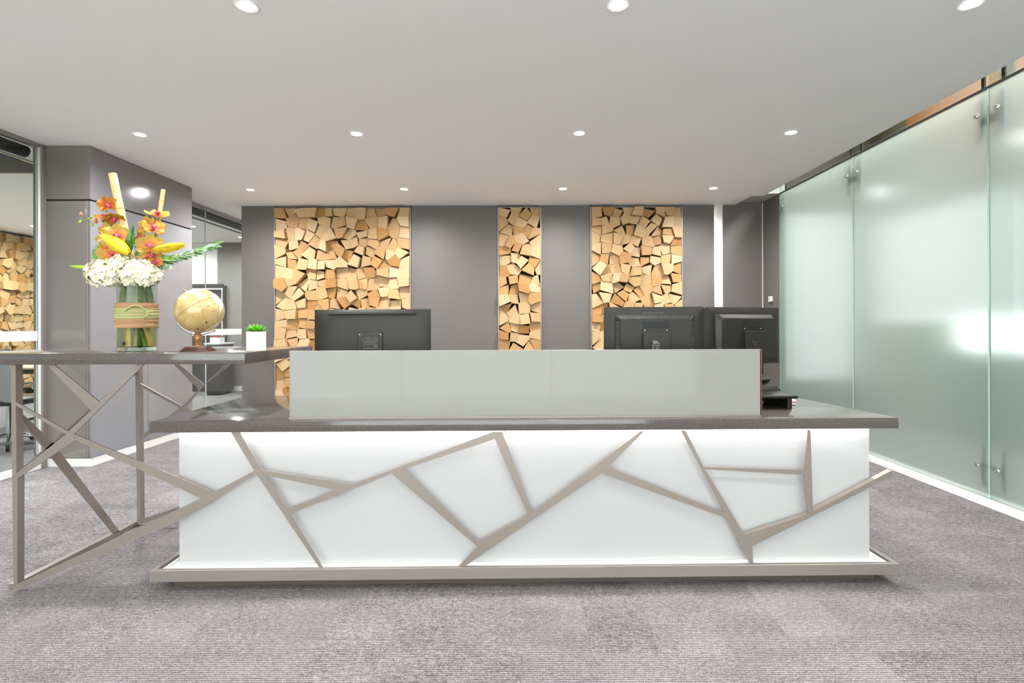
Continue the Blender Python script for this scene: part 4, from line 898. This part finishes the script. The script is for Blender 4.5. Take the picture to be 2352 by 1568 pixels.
# --- orchids
orch = mat('orchid_petal', '#d98a2a', .5); k = N(orch); tc = k.n('ShaderNodeTexCoord'); dd = k.n('ShaderNodeVectorMath', {0: tc.outputs['Object']}, operation='LENGTH').outputs['Value']
nz = k.n('ShaderNodeTexNoise', {'Vector': tc.outputs['Object'], 'Scale': 70.0, 'Detail': 3.0})
k.base(k.ramp(k.math('ADD', k.math('MULTIPLY', dd, 19.0), k.math('MULTIPLY_ADD', nz.outputs[0], .7, -.35)), [(.05, '#93303c'), (.25, '#bd552a'), (.55, '#c37f2a'), (.9, '#a68e2c')]))
olip = mat('orchid_lip', '#c23a66', .45); obud = mat('orchid_bud_green', '#9aae35', .45); obud2 = mat('orchid_bud_rust', '#c07a45', .5); opink = mat('orchid_throat', '#f0b9bd', .5)
def bloom(parent, c, face, size, roll=0):
    size *= 1.28
    face = Vector(face).normalized(); u_ = Vector((0, 0, 1)).cross(face); u_ = u_.normalized() if u_.length > .05 else Vector((1, 0, 0)); v_ = face.cross(u_)
    m = MB()
    for ang, L, Wd in ((90, 1, .78), (210, .95, .74), (330, .95, .74), (22, 1.02, 1.22), (158, 1.02, 1.22)):
        a = math.radians(ang+roll); dv = (u_*math.cos(a)+v_*math.sin(a)); sd = face.cross(dv)
        off = face*(.002 if Wd > .8 else 0)
        def fn(u, v):
            s_ = (u-.5)*2; wd = Wd*size*(math.sin(PI*min(1, v*.93+.05)**.85))**.55
            return c+off+dv*(L*size*v)+sd*(s_*wd*.5)+face*(.30*size*v*v*math.sin(v*2)-.10*size*abs(s_)*v+.05*size*math.sin(5*s_+v*4)*v)
        m.grid(fn, 8, 9)
    f = mk('bloom', m, orch, parent, origin=c, smooth=80)
    lp_ = MB()
    for sgn in (-1, 1): lp_.tube([c+face*.003, c+face*size*.28+u_*sgn*size*.16, c+face*size*.34+u_*sgn*size*.10+v_*size*.12], [size*.06, size*.11, size*.03], 8, flat=.6)
    lp_.tube([c+face*.004, c+face*size*.32-v_*size*.10, c+face*size*.40-v_*size*.26], [size*.08, size*.13, size*.05], 8, flat=.7)
    mk('lip', lp_, olip, f, smooth=80, label='magenta lip'); mk('throat', MB().tube([c+face*.002+v_*size*.05, c+face*size*.2+v_*size*.08], [size*.08, size*.05], 8), opink, f, smooth=80)
def orchid(label, spine, blooms, buds):
    t = empty('orchid_spray', spine[0], label, 'flower', 'orange orchid sprays in the vase')
    mk('stem', MB().tube(spine, [.0034]*(len(spine)-1)+[.0018], 8), stem_g, t, smooth=60)
    for (px, py, dy, face, sz, rl) in blooms:
        c = fx(px, py, dy); near = min(spine, key=lambda p: (p-c).length); mk('pedicel', MB().tube([near, (near+c)/2+Vector((0, 0, .004)), c], .0016, 6), stem_g, t, smooth=60)
        bloom(t, c, face, sz, rl)
    for (px, py, dy, r_, m_) in buds:
        c = fx(px, py, dy); near = min(spine, key=lambda p: (p-c).length); mk('pedicel', MB().tube([near, (near+c)/2+Vector((0, 0, .006)), c], .0014, 6), stem_g, t, smooth=60)
        pr_ = [(0, -1), (.55, -.8), (.85, -.25), (.8, .25), (.45, .8), (0, 1.1)]
        o = MB().lathe([(a*r_*.85, b_*r_) for a, b_ in pr_], c, 12, M=Matrix.Rotation(random.uniform(-.6, .6), 4, 'Y')); mk('bud', o, m_, t, smooth=80)
vw = Vector((.55, -.8, .1))
spL = [V0+Vector((-.01, 0, .05)), V0+Vector((-.03, 0, .28)), fx(262, 560, .02), fx(256, 520, .03), fx(245, 492, .02), fx(222, 494, .0), fx(203, 503, -.01), fx(186, 507, -.02)]
orchid('left orchid spray, orange and gold blooms with drooping buds', spL, [
 (246, 470, -.01, (.7, -.5, -.3), .034, 20), (240, 499, -.02, (.0, -.5, .9), .036, 10), (262, 501, -.01, (.3, -.4, -.9), .038, 40), (268, 543, -.045, (.5, -.85, .15), .047, 0),
 (240, 535, -.02, (-.4, -.8, .2), .040, 60), (246, 578, -.03, (-.2, -.9, -.1), .042, 30), (259, 585, -.05, (.2, -.9, .3), .034, 10)],
 [(186, 492, -.02, .0105, obud2), (184, 509, -.02, .0085, obud), (212, 516, -.02, .009, obud), (220, 507, -.01, .013, obud2), (231, 461, -.01, .008, olip)])
spR = [V0+Vector((.01, .01, .05)), V0+Vector((.02, .01, .28)), fx(345, 585, .02), fx(355, 545, .02), fx(362, 515, .02), fx(364, 488, .01)]
orchid('right orchid spray, orange blooms climbing the thin bamboo', spR, [
 (362, 494, -.01, (.25, -.35, .9), .041, 15), (336, 518, -.02, (-.2, -.9, .2), .034, 70), (352, 523, -.04, (.7, -.6, .35), .038, 0), (325, 548, -.02, (-.5, -.8, .1), .040, 30),
 (345, 565, -.05, (.35, -.9, .2), .046, 0), (350, 584, -.04, (.3, -.85, -.4), .036, 45), (338, 592, -.04, (.1, -.9, .3), .030, 20), (356, 603, -.03, (.5, -.8, .0), .026, 20)], [])
# ================================================================== MEETING ROOM
grl = empty('ceiling_grille', (-4.85, 4.4, CZ), 'grey ribbed air grille in the meeting room ceiling', 'air grille')
mk('frame', MB().box(-5.12, -4.46, 5.16, 5.20, CZ-.012, CZ-.001).box(-4.50, -4.46, 3.3, 5.16, CZ-.012, CZ-.001).box(-5.12, -5.08, 3.3, 5.16, CZ-.012, CZ-.001), mat('cream_trim', '#d8c9b0', .5), grl, label='cream frame')
for i in range(23): mk('grille_bar', B(-5.075+i*.025, -5.063+i*.025, 3.3, 5.16, CZ-.016, CZ-.001), rib_grey, grl)
mk('grille_back', B(-5.08, -4.50, 3.3, 5.16, CZ-.006, CZ-.0005), black_pl2, grl)
tb = empty('meeting_table', (-6.4, 6.1, 0), 'pale wood topped meeting table with a dark apron behind the glass', 'table')
mk('table_top', BB(-7.6, -4.95, 5.66, 6.35, .715, .735, b=.004), table_wood, tb)
mk('apron', B(-7.55, -5.0, 5.69, 6.31, .665, .715), black_pl2, tb)
for x in (-7.3, -5.35): mk('leg', BB(x-.04, x+.04, 6.0, 6.28, 0, .665, b=.004), black_pl, tb)
def chair(x, y, yaw, label, up_mat, back_mat, arms=True):
    t = empty('office_chair', (x, y, 0), label, 'chair', 'chairs at the meeting table'); M = Matrix.Translation((x, y, 0)) @ Matrix.Rotation(yaw, 4, 'Z')
    mk('seat', MB().bbox(-.23, .23, -.22, .24, .42, .48, b=.022, seg=3, M=M), up_mat, t, smooth=50)
    def bk(u, v):
        xx = (u-.5)*.46; return M @ Vector((xx, -.24-.05*v+.06*(2*u-1)**2*-1+.04, .46+.50*v))
    m = MB(); m.grid(bk, 12, 12); n0 = len(m.v); m.add([v+(M.to_3x3() @ Vector((0, .022, 0))) for v in m.v[:n0]], [tuple(reversed(f)) for f in m.f[:]]); mk('backrest', m, back_mat, t, smooth=60)
    for sgn in (-1, 1):
        mk('back_frame', MB().tube([M @ Vector((sgn*.235, -.255+.00, .40)), M @ Vector((sgn*.243, -.262, .46)), M @ Vector((sgn*.243, -.30, .94)), M @ Vector((sgn*.20, -.302, .97))], .012, 8), chrome, t, smooth=60)
        mk('armrest', MB().tube([M @ Vector((sgn*.24, -.26, .48)), M @ Vector((sgn*.27, -.20, .63)), M @ Vector((sgn*.27, .10, .635)), M @ Vector((sgn*.265, .17, .60)), M @ Vector((sgn*.25, .18, .47))], .011, 8), chrome, t, smooth=60)
    mk('column', MB().tube([M @ Vector((0, 0, .10)), M @ Vector((0, 0, .42))], .024, 12), chrome, t, smooth=60)
    for i in range(5):
        a = 2*PI*i/5+.3; e = Vector((.29*math.cos(a), .29*math.sin(a), .075)); mk('leg', MB().tube([M @ Vector((0, 0, .12)), M @ e], [.022, .013], 8), chrome, t, smooth=60)
        c_ = Vector((e.x, e.y, .031)); s2 = Vector((-math.sin(a), math.cos(a), 0))*.014; mk('caster', MB().tube([M @ (c_-s2), M @ (c_+s2)], .030, 14), black_pl, t, smooth=60)
    return t
chair(-5.02, 5.20, .12, 'grey-backed chrome office chair nearest the glass', leather, mesh_grey)
chair(-5.63, 6.25, PI-.5, 'black leather office chair tucked at the far side of the table', leather, leather)
chair(-6.55, 5.15, -.1, 'grey-backed chrome office chair farther left at the table', leather, mesh_grey)
cb = empty('low_cabinet', (-4.95, 9.2, 0), 'low black cabinet by the grey wall beyond the corridor glass', 'cabinet')
cxa, cxb = at(486, 850, 9.2).x, at(519, 850, 9.2).x
mk('body', BB(cxa, cxb, 9.0, 9.45, .03, .86, b=.004), black_pl, cb); mk('worktop', BB(cxa-.01, cxb+.01, 8.98, 9.47, .861, .885, b=.003), white_paint, cb); mk('plinth', B(cxa+.02, cxb-.02, 9.03, 9.4, 0, .03), black_deep, cb)
bx_ = empty('brochure_box', (-4.95, 9.1, .885), 'white brochure box with a red header beyond the corridor glass', 'box')
mk('box_body', BB(cxa+.06, cxb-.02, 9.05, 9.2, .886, .98, b=.003), white_paint, bx_); mk('red_header', BB(cxa+.06, cxb-.02, 9.045, 9.2, .981, 1.0, b=.002), red_card, bx_)
# wall sensor on the grey return wall
sn = at(1770, 687, 6.45)
t = empty('wall_switch', (3.03, 6.45, sn.z), 'small white switch box on the grey wall beside the frosted glass', 'switch')
mk('housing', BB(3.012, 3.0345, 6.41, 6.49, sn.z-.03, sn.z+.035, b=.004), white_paint, t, smooth=35); mk('rocker', BB(3.009, 3.013, 6.435, 6.465, sn.z-.005, sn.z+.02, b=.001, seg=1), label_txt, t)
mk('conduit_clip', B(3.02, 3.0345, 6.442, 6.458, sn.z-.055, sn.z-.031), dark_kick, t)
